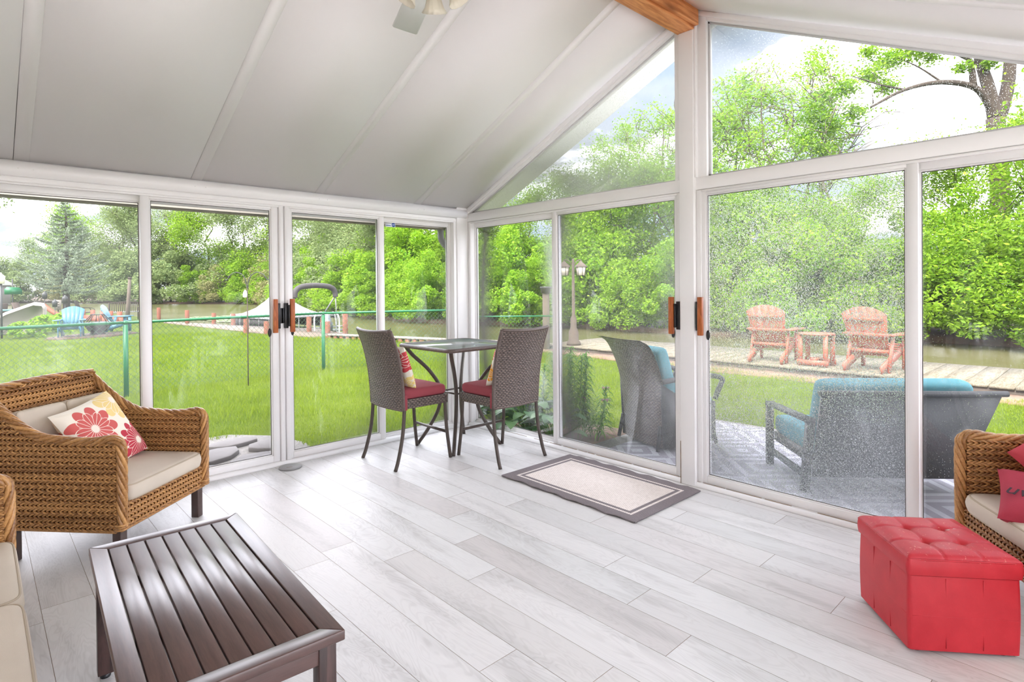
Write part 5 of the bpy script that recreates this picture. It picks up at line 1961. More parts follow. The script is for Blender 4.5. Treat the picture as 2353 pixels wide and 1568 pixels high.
def shell(ctrl, hw_fn, n=26, thick=0.03):
    pts = spline(ctrl, n)
    m_ = MB()
    for off, rev in ((0, False), (thick, True)):
        P = []
        for i, p in enumerate(pts):
            hw_ = hw_fn(i / (len(pts) - 1))
            P.append([(u * hw_, p[1] + off - 0.05 * (1 - u * u) * -1, p[2]) for u in np.linspace(-1, 1, 11)])
        P = np.array(P)
        U = np.array([[(u * 0.3, p[2]) for u in np.linspace(-1, 1, 11)] for p in pts])
        m_.grid(P if rev else P[::-1], uv=U if rev else U[::-1])
    return m_


mk = MATS['resin_weave'].copy()
mk.name = 'resin_weave_dark'
MATS['resin_weave_dark'] = mk
shell([(0, 0.20, 0.02), (0, 0.22, 0.35), (0, 0.26, 0.65), (0, 0.38, 0.92), (0, 0.50, 1.00)], lambda t: 0.31 + 0.02 * t).build('backrest', 'resin_weave_dark', rk, smooth=True, uv=True)
for sd in (-1, 1):
    P = []
    m_ = MB().prism([(-0.34, 0.04), (0.24, 0.02), (0.27, 0.60), (0.10, 0.50), (-0.34, 0.40)], sd * 0.315 - 0.012, sd * 0.315 + 0.012, axis='x')
    m_.build('side_panel', 'dark_resin', rk)
    MB().tube(spline([(sd * 0.32, 0.25, 0.62), (sd * 0.33, 0.0, 0.64), (sd * 0.33, -0.30, 0.64), (sd * 0.33, -0.42, 0.60), (sd * 0.33, -0.38, 0.52), (sd * 0.32, -0.34, 0.42)], 26), 0.024, 8).build('arm', 'dark_resin', rk, smooth=True)
MB().box(-0.30, 0.30, -0.34, 0.20, 0.20, 0.33).build('seat', 'dark_resin', rk)
cm = MB()
cushion_mesh(cm, 0.56, 0.56, 0.11, puff=0.02)
so = cm.build('seat_cushion', 'teal', rk, smooth=True)
so.location = (0, -0.08, 0.33)
cm = MB()
cushion_mesh(cm, 0.54, 0.52, 0.11, puff=0.03)
so = cm.build('back_cushion', 'teal', rk, smooth=True)
so.location = (0, 0.20, 0.64)
so.rotation_euler = (math.radians(74), 0, 0)
for (a_, b_) in ((-0.29, -0.32), (0.29, -0.32), (-0.29, 0.26), (0.29, 0.26)):
    MB().tube([(a_, b_, 0.22), (a_ * 1.05, b_ * 1.15, 0.0)], 0.018, 8).build('leg', 'dark_resin', rk)

# ---- dark outdoor loveseat with teal cushions. local: faces +Y
ls = thing('patio_loveseat', 'dark outdoor loveseat with teal cushions seen from behind on the patio rug', 'loveseat', (4.90, 1.38, GZ + 0.04), math.radians(-47))
hwid = 0.50
bk_ = MB()
pts_b = [(-hwid, 0.12), (hwid, 0.12), (hwid + 0.13, 0.74), (-hwid - 0.02, 0.74)]
vs = []
for off in (0, 0.025):
    for (x, z) in pts_b:
        vs.append((x, -0.36 - 0.30 * (z - 0.12) + off, z))
bk_.add(vs, [(0, 1, 2, 3), (7, 6, 5, 4), (0, 4, 5, 1), (1, 5, 6, 2), (2, 6, 7, 3), (3, 7, 4, 0)])
bk_.build('backrest', 'dark_resin', ls)
MB().tube([(-hwid - 0.04, -0.545, 0.745), (hwid + 0.16, -0.545, 0.745)], 0.02, 8).build('back_rail', 'dark_resin', ls)
MB().box(-hwid, hwid, -0.35, 0.34, 0.20, 0.27).build('seat', 'dark_resin', ls)
for sd in (-1, 1):
    x = sd * (hwid + 0.035)
    MB().bar((x, 0.36, 0.50), (x, -0.42, 0.53), 0.06, 0.03).build('arm', 'dark_resin', ls)
    MB().box(x - 0.025, x + 0.025, 0.32, 0.37, 0.0, 0.49).build('leg', 'dark_resin', ls)
    MB().bar((x, -0.40, 0.52), (x, -0.30, 0.0), 0.05, 0.05, up=(0, 1, 0)).build('leg', 'dark_resin', ls)
    MB().bar((x, 0.33, 0.12), (x, -0.32, 0.12), 0.03, 0.04).build('stretcher', 'dark_resin', ls)
for k in (-1, 1):
    cm = MB()
    cushion_mesh(cm, hwid - 0.01, 0.66, 0.13, puff=0.02)
    so = cm.build('seat_cushion', 'teal', ls, smooth=True)
    so.location = (k * hwid / 2, 0.03, 0.272)
cm = MB()
cushion_mesh(cm, 2 * hwid + 0.02, 0.52, 0.12, puff=0.03)
so = cm.build('back_cushion', 'teal', ls, smooth=True)
so.location = (0.04, -0.350, 0.535)
so.rotation_euler = (math.radians(-73), 0, 0)

# ---- neighbour's yard far left
fp = thing('fire_pit', 'dark brown pierced metal fire pit bowl between the blue chairs', 'fire pit', (3.05, 23.9, GZ))
MB().lathe([(0, 0.12), (0.25, 0.12), (0.36, 0.30), (0.40, 0.42), (0.38, 0.44), (0.0, 0.40)], 8).build('bowl', 'firebowl', fp)
lidm = MB()
for j in range(8):
    a = 2 * PI * j / 8
    lidm.tube([(0.40 * math.cos(a), 0.40 * math.sin(a), 0.43), (0.17 * math.cos(a), 0.17 * math.sin(a), 0.70)], 0.014, 5)
lidm.lathe([(0.16, 0.69), (0.18, 0.69), (0.18, 0.71), (0.16, 0.71)], 8)
lidm.build('spark_lid', 'firebowl', fp)
MB().lathe([(0.18, 0.0), (0.24, 0.0), (0.20, 0.12), (0.1, 0.12)], 8).build('base', 'firebowl', fp)
flat_poly('fire_pit_bed', [(1.5, 22.2), (3.2, 22.5), (4.2, 23.6), (4.1, 24.9), (2.6, 24.7), (1.7, 23.6)], GZ + 0.02, 'soil', 0.05)

gr = thing('covered_grill', 'barbecue grill under a beige fabric cover', 'grill cover', (1.22, 26.6, GZ), math.radians(-6))
P = []
for x, zt_, hw_ in ((-0.70, 0.02, 0.30), (-0.72, 0.35, 0.30), (-0.70, 0.62, 0.28), (-0.45, 0.78, 0.30), (0.1, 1.02, 0.30), (0.35, 1.12, 0.28), (0.60, 1.08, 0.28), (0.68, 0.9, 0.30), (0.66, 0.4, 0.32), (0.62, 0.02, 0.32)):
    P.append((x, zt_, hw_))
outline = [(x, z) for x, z, _ in P]
cv_ = MB()
rows_ = []
for t_ in np.linspace(-1, 1, 9):
    sc2 = 1 - 0.10 * abs(t_) ** 3
    rows_.append([(x * (1 if z < .1 else sc2), t_ * 0.30 + 0.012 * math.sin(9 * x + 5 * t_), z * (1 if z < 0.1 else sc2)) for x, z in outline])
cv_.grid(np.array(rows_))
for side in (0, 8):
    b0 = cv_.n - 90 + side * 10
    cv_.ng.append([b0 + i for i in range(10)] if side else [b0 + i for i in range(10)][::-1])
cvo = cv_.build('fabric_cover', 'canvas_tan', gr, smooth=False)


def torch(loc, h_, label, sx_=0):
    t = thing('garden_torch', label, 'torch', loc, 0, 'garden torches by the spruce')
    MB().tube([(0, 0, 0), (0, 0, h_ - 0.2)], 0.014, 6).build('pole', 'black_iron', t)
    MB().lathe([(0, h_ - 0.30), (0.085, h_ - 0.30), (0.10, h_ - 0.12), (0.09, h_ - 0.04), (0.04, h_ - 0.02), (0.03, h_ + 0.03), (0, h_ + 0.04)], 10).build('canister', 'black_iron', t)


torch((2.30, 33.2, GZ), 1.45, 'garden torch on a thin pole, leftmost of three by the spruce')
torch((2.48, 31.0, GZ), 1.12, 'garden torch on a thin pole, shortest and middle of three by the spruce')
torch((2.66, 29.2, GZ), 1.30, 'garden torch on a thin pole in front of the spruce trunk')
tp_ = thing('mooring_pole', 'tall leaning wooden pole in front of the park bench', 'pole', (4.92, 30.2, GZ))
MB().tube([(0, 0, 0), (0.05, -0.02, 1.0), (0.12, 0, 2.05)], [0.10, 0.075, 0.06], 8).build('shaft', 'weathered_wood', tp_)
MB().tube([(0.12, 0, 2.0), (0.125, 0, 2.09)], 0.075, 8).build('cap', 'bark', tp_)
pb = thing('park_bench', 'dark metal slatted park bench at the water edge', 'bench', (5.45, 34.3, GZ), math.radians(182))
for sd in (-1, 1):
    MB().box(sd * 0.66 - 0.02, sd * 0.66 + 0.02, -0.25, -0.20, 0, 0.65).build('leg', 'bark', pb)
    MB().box(sd * 0.66 - 0.02, sd * 0.66 + 0.02, 0.20, 0.25, 0, 0.9).build('leg', 'bark', pb)
    MB().box(sd * 0.66 - 0.02, sd * 0.66 + 0.02, -0.25, 0.22, 0.60, 0.64).build('arm', 'bark', pb)
MB().box(-0.66, 0.66, -0.22, 0.22, 0.40, 0.44).build('seat', 'boat_white', pb)
bsl = MB()
for x in np.linspace(-0.62, 0.62, 15):
    bsl.box(x - 0.014, x + 0.014, 0.215, 0.235, 0.44, 0.86 + 0.06 * math.cos(x * 2.2))
bsl.tube([(x, 0.225, 0.86 + 0.07 * math.cos(x * 2.2)) for x in np.linspace(-0.67, 0.67, 12)], 0.02, 6)
bsl.build('backrest', 'bark', pb)
lr = thing('low_timber_wall', 'low orange-brown timber wall at the edge of the neighbouring lawn', 'retaining wall', (0, 0, 0))
MB().bar((3.9, 37.0, -0.02), (4.86, 30.8, -0.02), 0.12, 0.34).build('beam', 'rust_paint', lr)
for (x, y) in ((4.02, 36.2), (4.25, 34.8), (4.45, 33.4), (4.62, 32.3), (4.80, 31.2)):
    MB().box(x - 0.09, x + 0.09, y - 0.09, y + 0.09, GZ, 0.42).build('post', 'rust_paint', lr)


def patio_recliner(loc, rz, label):
    t = thing('mesh_lounge_chair', label, 'chair', loc, rz)
    MB().prism([(-0.28, 0.34), (0.20, 0.30), (0.42, 0.95), (0.39, 0.97), (0.17, 0.34), (-0.28, 0.38)], -0.27, 0.27, axis='x').build('sling', 'mesh_brown', t)
    for sd in (-1, 1):
        MB().tube(spline([(sd * 0.29, 0.30, 0.56), (sd * 0.29, -0.10, 0.60), (sd * 0.29, -0.34, 0.50), (sd * 0.29, -0.30, 0.10), (sd * 0.29, 0.0, 0.02), (sd * 0.29, 0.35, 0.02)], 20), 0.018, 6).build('arm', 'bark', t, smooth=True)


patio_recliner((4.25, 37.6, GZ), math.radians(100), 'brown mesh sling lounge chair beside the spruce trunk')
patio_recliner((0.75, 34.5, GZ), math.radians(190), 'brown mesh sling chair at the far left behind the aqua table')
patio_recliner((1.75, 36.0, GZ), math.radians(60), 'brown mesh sling chair turned sideways left of the torches')
at = thing('aqua_table', 'aqua painted outdoor table at the far left edge', 'table', (0.55, 30.5, GZ))
MB().box(-0.55, 0.75, -0.35, 0.35, 0.72, 0.78).build('table_top', 'aqua_paint', at)
for (a_, b_) in ((-0.45, -0.28), (0.62, -0.28), (-0.45, 0.28), (0.62, 0.28)):
    MB().box(a_ - 0.05, a_ + 0.05, b_ - 0.04, b_ + 0.04, 0, 0.72).build('leg', 'aqua_paint', at)
bh = thing('birdhouse_post', 'pale yellow bird house on a short post by the torches', 'birdhouse', (3.05, 36.5, GZ))
MB().box(-0.03, 0.03, -0.03, 0.03, 0, 0.55).build('post', 'weathered_wood', bh)
MB().box(-0.12, 0.12, -0.12, 0.12, 0.55, 1.05).build('box', 'trim_cream', bh)
for z in (0.70, 0.82, 0.94):
    MB().ball((0.0, -0.12, z), 0.035, 0.01, 0.035, 8, 5).build('entrance_hole', 'bark', bh)
mb_ = thing('mailbox', 'dark green mailbox on a tall thin post near the left edge', 'mailbox', (1.35, 37.0, GZ))
MB().tube([(0, 0, 0), (0, 0, 2.1)], 0.03, 6).build('post', 'black_iron', mb_)
MB().prism([(-0.30, 1.35), (0.35, 1.35), (0.35, 1.55), (0.25, 1.68), (-0.20, 1.72), (-0.30, 1.6)], -0.13, 0.13, axis='y').build('box', 'green_steel', mb_)
ylp = thing('yard_lamp_post', 'black yard lamp post with white lantern at the left edge', 'lamp post', (0.62, 24.5, GZ))
MB().tube([(0, 0, 0), (0, 0, 1.75)], 0.03, 8).build('pole', 'black_iron', ylp)
MB().lathe([(0, 1.75), (0.08, 1.75), (0.11, 1.98), (0.03, 2.06), (0, 2.12)], 6).build('lantern', 'frosted', ylp)
fh = thing('lake_house', 'pale low house with white walls on the far shore at the left edge', 'building', (-3.0, 118, WZ + 0.2))
MB().box(-9, 7, -3, 3, 0, 2.8).build('wall', 'far_wall', fh)
MB().prism([(-9.6, 2.8), (7.6, 2.8), (5, 4.6), (-7, 4.6)], -3.4, 3.4, axis='y').build('roof', 'white_paint', fh)
fallen = MB().tube(spline([(3.2, 33.0, 0.10), (2.7, 33.6, 0.35), (2.3, 34.2, 0.75)], 10), 0.10, 8).build('driftwood_log', 'rust_paint')
tag(fallen, 'leaning orange-brown log behind the covered grill', 'log')

# lily pads floating in the canal
lpm = MB()
g_ = np.random.default_rng(5)
for i in range(420):
    x, y = g_.uniform(11.6, 16.0), g_.uniform(39, 49)
    r = g_.uniform(0.12, 0.3)
    a = np.linspace(0.3, 2 * PI, 8)
    lpm.add([(x + r * math.cos(t_), y + r * math.sin(t_), WZ + 0.02 + 0.03 * g_.random()) for t_ in a], [tuple(range(8))])
lo2 = lpm.build('lily_pads', 'lily_pad')
tag(lo2, 'patch of pale lily pads floating on the canal', 'lily pads', kind='stuff')


# ================================================================== PLANTS
def leaf_quads(C, size, g_, up=0.5, aspect=0.45, droop=0.0, vary=0.4):
    """pointed leaves at the centres C"""
    n = len(C)
    a = g_.normal(size=(n, 3))
    a[:, 2] = a[:, 2] * 0.6 - droop
    a /= np.linalg.norm(a, axis=1)[:, None]
    nn = g_.normal(size=(n, 3))
    nn[:, 2] += up * 2
    b = np.cross(a, nn)
    b /= np.linalg.norm(b, axis=1)[:, None] + 1e-9
    s = size * g_.uniform(1 - vary, 1 + vary, n)[:, None]
    V = np.stack([C - a * s * 0.5, C + b * s * aspect * 0.5, C + a * s * 0.5, C - b * s * aspect * 0.5], 1)
    return V.reshape(-1, 3), np.arange(n * 4).reshape(-1, 4)


def bush_mesh(seed, R, H, n, size, lumps=46):
    g_ = np.random.default_rng(seed)
    C = []
    per = n // lumps
    for i in range(lumps):
        th = g_.uniform(0, 2 * PI)
        ph = math.acos(g_.uniform(-0.05, 1.0))
        rr = g_.uniform(0.70, 1.05)
        c = np.array((R * rr * math.sin(ph) * math.cos(th), R * rr * math.sin(ph) * math.sin(th), H * 0.12 + H * 0.86 * rr * math.cos(ph)))
        lr_ = g_.uniform(0.16, 0.34) * min(R, H * 0.8)
        d_ = g_.normal(size=(per, 3))
        d_ /= np.linalg.norm(d_, axis=1)[:, None]
        d_ *= (g_.uniform(0.35, 1.0, per) ** 0.5)[:, None] * lr_
        d_[:, 2] *= 0.75
        C.append(c + d_)
    C = np.concatenate(C)
    C = C[C[:, 2] > 0.0]
    return leaf_quads(C, size, g_, 0.6, 0.50, 0.15)


def limb(mb, p0, p1, r0, r1, g_, wig=0.08, n=5):
    p0, p1 = np.array(p0, float), np.array(p1, float)
    t = np.linspace(0, 1, n)[:, None]
    L = np.linalg.norm(p1 - p0)
    pts = p0 + (p1 - p0) * t
    pts[1:-1] += g_.normal(size=(n - 2, 3)) * L * wig * 0.5
    mb.tube(pts, np.linspace(r0, r1, n), 6)
    return pts


def tree_meshes(seed, H, R, nleaf, size, bare=0.3, trunk_r=0.14, nb=14, sparse=False, crown0=0.3):
    g_ = np.random.default_rng(seed)
    wood = MB()
    tips = []
    tr_pts = limb(wood, (0, 0, -0.3), (g_.normal() * 0.06 * H, g_.normal() * 0.06 * H, H * 0.96), trunk_r, 0.02, g_, 0.05, 9)
    zs = np.linspace(0, 1, 9)
    for k in range(nb):
        f_ = crown0 + (0.97 - crown0) * (k + g_.uniform(0, 1)) / nb
        base = np.array([np.interp(f_, zs, tr_pts[:, i]) for i in range(3)])
        a = g_.uniform(0, 2 * PI)
        prof_ = math.sin(PI * min(1.0, 0.18 + 0.80 * (f_ - crown0) / (1 - crown0))) ** 0.7
        L = R * prof_ * g_.uniform(0.7, 1.15)
        el = g_.uniform(0.25, 0.9)
        end = base + np.array((math.cos(a) * L, math.sin(a) * L, L * el))
        bp = limb(wood, base, end, trunk_r * 0.42 * (1.1 - f_), 0.015, g_, 0.12, 5)
        for q in range(4):
            b0 = bp[g_.integers(1, 5)]
            e2 = b0 + g_.normal(size=3) * L * 0.33 + np.array((0, 0, L * 0.15))
            limb(wood, b0, e2, 0.02, 0.008, g_, 0.1, 3)
            tips += [e2, (b0 + e2) / 2]
        tips += [bp[2], bp[3], bp[4]]
    tips = np.array(tips)
    if sparse:
        tips = tips[g_.random(len(tips)) > 0.35]
    per = max(4, nleaf // len(tips))
    d_ = g_.normal(size=(len(tips), per, 3)) * R * (0.11 if sparse else 0.15)
    d_[..., 2] *= 0.7
    C = (tips[:, None, :] + d_).reshape(-1, 3)
    V, Q = leaf_quads(C, size, g_, 0.6, 0.5, 0.2)
    return wood, V, Q


def add_tree(name, parts, loc, rz, sc, label, cat, group, leaf, bark='bark'):
    wood_me, leaf_me = parts
    t = thing(name, label, cat, loc, rz, group)
    t.scale = sc if isinstance(sc, tuple) else (sc, sc, sc)
    if wood_me is not None:
        o = bpy.data.objects.new('trunk', wood_me)
        COL.objects.link(o)
        o.parent = t
        o.material_slots[0].link = 'OBJECT'
        o.material_slots[0].material = MATS[bark]
    o = bpy.data.objects.new('foliage', leaf_me)
    COL.objects.link(o)
    o.parent = t
    o.material_slots[0].link = 'OBJECT'
    o.material_slots[0].material = MATS[leaf]
    return t


def as_meshes(wood, V, Q, nm):
    wm = None
    if wood is not None:
        o = wood.build(nm + '_wood', 'bark', None, smooth=True)
        wm = o.data
        bpy.data.objects.remove(o)
    o = MB().add(V, Q).build(nm + '_leaf', 'leaf_mid')
    lm = o.data
    bpy.data.objects.remove(o)
    return wm, lm


bushes = [as_meshes(None, *bush_mesh(10 + i, 2.1, 3.6, 16000, 0.13, 50 + 8 * i), 'bush%d' % i) for i in range(3)]
dense = [as_meshes(*tree_meshes(20 + i, 10.0, 3.2, 24000, 0.15, nb=20, crown0=0.15), 'dense%d' % i) for i in range(3)]
sparse = [as_meshes(*tree_meshes(30 + i, 11.0, 2.5, 6500, 0.125, nb=16, sparse=True, crown0=0.35, trunk_r=0.12), 'sparse%d' % i) for i in range(3)]
bare = [as_meshes(*tree_meshes(40, 11.0, 2.2, 500, 0.12, nb=14, sparse=True, crown0=0.5, trunk_r=0.10), 'bare')]

rnd = random.Random(11)
leafs = ['leaf_bright', 'leaf_mid', 'leaf_mid', 'leaf_bright']


def along(pts, step):
    p = np.array(pts, float)
    d = np.r_[0, np.cumsum(np.linalg.norm(np.diff(p, axis=0), axis=1))]
    t = np.arange(0, d[-1], step)
    return [(np.interp(x, d, p[:, 0]), np.interp(x, d, p[:, 1])) for x in t]


BG = ('leafy shrub overhanging the far canal bank in the continuous green hedge of shrubs', 'shrub', 'shrubs along the far canal bank')
TG = ('leafy green tree rising behind the shrubs of the far canal bank', 'tree', 'trees behind the far bank shrubs')
near_far = [(25.6, -1), (25.4, 4), (23.0, 11.0), (22.9, 20), (20.6, 28), (20.6, 36)]
for i, (x, y) in enumerate(along(near_far, 2.5)):
    s = rnd.uniform(0.85, 1.25)
    right = y < 12
    add_tree('shrub', bushes[i % 3], (x + rnd.uniform(-.3, .9), y, WZ + 0.1), rnd.uniform(0, 6), (s, s, s * rnd.uniform(0.9, 1.25)), *BG, leaf=rnd.choice(['leaf_bright', 'leaf_bright', 'leaf_mid']) if y < 30 else rnd.choice(['leaf_mid', 'leaf_bright']))
for i, (x, y) in enumerate(along([(a + 2.6, b) for a, b in near_far], 3.2)):
    s = rnd.uniform(1.1, 1.5)
    add_tree('shrub', bushes[(i + 1) % 3], (x + rnd.uniform(-.6, .6), y, WZ + 0.3), rnd.uniform(0, 6), (s, s, s * rnd.uniform(1.1, 1.4)), *BG, leaf=rnd.choice(leafs))
mid_far = [(20.8, 38), (25.5, 60), (30.5, 84), (22, 98)]
for i, (x, y) in enumerate(along(mid_far, 4.0)):
    s = rnd.uniform(1.3, 1.9)
    add_tree('shrub', bushes[i % 3], (x + rnd.uniform(-.5, 1.5), y, WZ + 0.1), rnd.uniform(0, 6), (s, s, s), *BG, leaf=rnd.choice(['leaf_mid', 'leaf_dull', 'leaf_mid', 'leaf_olive']))
for i, (x, y) in enumerate(along([(a + 4.5, b) for a, b in mid_far], 4.4)):
    s = rnd.uniform(1.9, 2.6)
    add_tree('shrub', bushes[(i + 1) % 3], (x + rnd.uniform(-.8, 1.5), y, WZ + 0.1), rnd.uniform(0, 6), (s, s, s), *BG, leaf=rnd.choice(['leaf_mid', 'leaf_dull', 'leaf_mid']))
for i, (x, y) in enumerate(along([(23, 98), (12, 127), (-6, 139), (-30, 142)], 6.0)):
    s = rnd.uniform(1.9, 2.7)
    add_tree('shrub', bushes[i % 3], (x, y + 1, WZ + 0.1), rnd.uniform(0, 6), (s * 1.2, s, s), *BG, leaf=rnd.choice(['leaf_dull', 'leaf_olive', 'leaf_dull']))
# trees (x, y, height, kind)
TR = [(27.5, 1.0, 10.5, 0), (28.0, 4.5, 7.5, 0), (26.8, 7.2, 6.2, 0), (26.5, 10.0, 6.4, 0), (26.5, 13.0, 7.0, 0),
      (26.2, 16.0, 8.0, 0), (26.2, 19.0, 8.6, 0), (26.5, 22.0, 8.8, 0), (25.0, 25.0, 8.0, 0), (24.5, 28.5, 7.6, 0), (24.0, 32, 7.6, 0), (24.5, 36, 8.5, 0),
      (29.5, 15.0, 11.5, 1), (29.0, 18.5, 12.5, 1), (29.5, 22.0, 12.0, 1), (28.5, 25.5, 9.5, 1), (29.5, 12.4, 12.5, 1), (28.8, 10.2, 13.0, 1), (29.5, 13.6, 13.5, 1), (30.5, 16.8, 13, 1),
      (31.0, 20.2, 12.6, 2), (30.0, 11.2, 13.6, 2), (29.2, 8.8, 11.8, 2), (30.0, 14.4, 13.8, 2),
      (25.2, 42, 9.5, 0), (27, 49, 11, 0), (28.5, 56, 12, 0), (30.5, 63, 13, 0), (32.5, 70, 14, 0), (34.0, 78, 15, 0), (33.5, 86, 16, 0), (29.5, 92, 16, 0),
      (26.5, 98, 16.5, 0), (23.0, 104, 15, 0), (20.0, 110, 17, 0), (17.0, 117, 15, 0), (14.0, 124, 16.5, 0), (10.5, 131, 12.5, 0), (6.0, 136, 11, 0), (1.0, 140, 10.5, 0), (-5, 142, 10, 0), (-12, 144, 11, 0),
      (24.5, 106, 19, 1), (18.5, 118, 19, 1), (30.5, 96, 19, 1)]
for i, (x, y, h_, kd) in enumerate(TR):
    if kd == 0:
        pr_, base = dense[i % 3], 10.0
    elif kd == 1:
        pr_, base = sparse[i % 3], 11.0
    else:
        pr_, base = bare[0], 11.0
    s = h_ / base
    if kd == 0:
        add_tree('tree', pr_, (x, y, WZ + 0.2), rnd.uniform(0, 6), (s * 1.05, s * 1.05, s), *TG, leaf=rnd.choice(['leaf_bright', 'leaf_mid', 'leaf_mid']) if y < 40 else rnd.choice(['leaf_mid', 'leaf_dull', 'leaf_dull']))
    elif kd == 1:
        add_tree('tall_tree', pr_, (x, y, WZ + 0.2), rnd.uniform(0, 6), s, 'tall thin open-crowned tree standing above the far bank trees', 'tree', 'tall open-crowned trees beyond the canal', leaf='leaf_bright' if y < 40 else 'leaf_dull', bark='pale_bark')
    else:
        add_tree('bare_tree', pr_, (x, y, WZ + 0.2), rnd.uniform(0, 6), s, 'nearly bare tall tree with thin twigs against the sky', 'tree', 'nearly bare trees beyond the canal', leaf='leaf_mid', bark='pale_bark')

# ---- the big tree at the right: twin trunk and a long limb reaching left. local x = to the left of the photo is -x
g_ = np.random.default_rng(77)
big = thing('overhanging_tree', 'large tree with twin grey trunks and a long leafy limb reaching left over the canal', 'tree', (33.95, 3.85, WZ), math.radians(-45))
bw_ = MB()


def Pt(x, z, y=0.0):
    return (x, y, z)


paths = [([Pt(0, -.2), Pt(-.1, 3), Pt(0, 6.4), Pt(-.2, 9.6)], .42, .36), ([Pt(-.2, 9.6), Pt(-.5, 11), Pt(-.7, 12.6, .3), Pt(-1.2, 15.5, .4)], .30, .16), ([Pt(-.1, 9.4), Pt(.35, 11), Pt(.5, 13), Pt(.6, 16)], .30, .2),
         ([Pt(-.3, 9.9), Pt(-1.2, 10.9, -.2), Pt(-2.9, 11.1, -.5), Pt(-4.7, 10.7, -.8), Pt(-6.3, 9.9, -1.0)], .17, .05), ([Pt(-1.3, 11.0, -.2), Pt(-1.5, 12.2, -.2), Pt(-2.2, 13.0, 0), Pt(-3.6, 13.8, .2)], .15, .05),
         ([Pt(-2.9, 11.1, -.5), Pt(-3.8, 11.8, -.4), Pt(-4.9, 12.2, -.6)], .05, .02), ([Pt(-4.7, 10.7, -.8), Pt(-5.8, 10.9, -.9), Pt(-7.2, 11.2, -1.2)], .05, .02), ([Pt(.4, 12, 0), Pt(1.6, 13.4, .3), Pt(2.4, 14.5, .5)], .1, .04),
         ([Pt(-.6, 12.0, .2), Pt(-1.8, 12.9, .6), Pt(-3.0, 13.2, .8)], .08, .03)]
for (pp, r0, r1) in paths:
    s_ = spline(pp, 20)
    bw_.tube(s_, np.linspace(r0, r1, len(s_)), 10)
bw_.build('trunk', 'bark', big, smooth=True)
cl_ = [(-2.2, 13.2, .9), (-3.4, 13.6, .8), (-1.2, 13.4, .8), (-4.3, 12.6, .8), (-5.1, 12.2, .8), (-5.9, 11.6, .7), (-3.2, 12.5, .8), (-7.0, 11.0, .8), (-8.0, 10.6, .75), (-8.4, 9.7, .8), (-7.6, 9.3, .7), (-6.6, 9.9, .6), (-8.8, 8.7, .7), (-8.0, 8.2, .5), (-5.2, 11.0, .6), (-2.4, 14.4, 1.0), (-4.4, 14.0, .9), (0.5, 9.2, .6), (-0.2, 8.7, .5), (1.2, 13.4, .8), (2.2, 14.6, 1), (1.2, 9.6, .6), (-2.6, 8.4, .5), (-1.6, 8.0, .55), (1.0, 8.0, .8), (-6.0, 12.6, .5), (-0.6, 12.0, .4), (-1.9, 11.8, .4)]
C = []
for (x, z, r) in cl_:
    n_ = int(900 * r * r) + 220
    d_ = g_.normal(size=(n_, 3)) * r * 0.42
    d_[:, 2] *= 0.7
    C.append(np.array((x, -0.3, z)) + d_)
V, Q = leaf_quads(np.concatenate(C), 0.17, g_, 0.7, 0.45, 0.35)
MB().add(V, Q).build('foliage', 'leaf_bright', big)

# ---- low branch of a nearer tree hanging into view at far left
g_ = np.random.default_rng(78)
lb = thing('shade_tree', 'grey-green tree whose leafy branches hang into view at the upper left', 'tree', (-3.0, 19.0, GZ), 0)
bw_ = MB()
for (pp, r0, r1) in (([(0, 0, -.1), (0, 0, 3), (.4, 0, 5.5), (0.4, 0, 8)], .3, .15), ([(.3, 0, 4.6), (1.6, -.2, 5.0), (3.0, -.3, 4.75), (4.2, -.2, 4.2)], .09, .02), ([(1.6, -.2, 5.0), (2.6, .4, 4.5), (3.4, .5, 4.0)], .05, .015), ([(2.4, -.25, 4.9), (3.4, 0, 5.2), (4.4, 0.1, 4.9)], .04, .012)):
    s_ = spline(pp, 16)
    bw_.tube(s_, np.linspace(r0, r1, len(s_)), 8)
bw_.build('trunk', 'bark', lb, smooth=True)
C = []
for (x, y, z, r, n_) in ((3.3, 0, 4.9, .35, 160), (3.8, 0, 4.7, .3, 120), (4.2, -.1, 4.35, .22, 90), (3.1, .4, 4.1, .35, 120), (2.5, 0, 4.6, .4, 160), (4.4, .1, 4.9, .3, 80), (2.2, .2, 5.2, .6, 300), (3.2, 0, 5.5, .6, 300), (1.2, 0, 5.4, 1.0, 600), (0.3, 0, 7, 1.8, 1500), (3.6, .2, 3.8, .18, 50)):
    C.append(np.array((x, y, z)) + g_.normal(size=(n_, 3)) * r * 0.55)
V, Q = leaf_quads(np.concatenate(C), 0.10, g_, 0.3, 0.5, 0.5)
MB().add(V, Q).build('foliage', 'leaf_dull', lb)

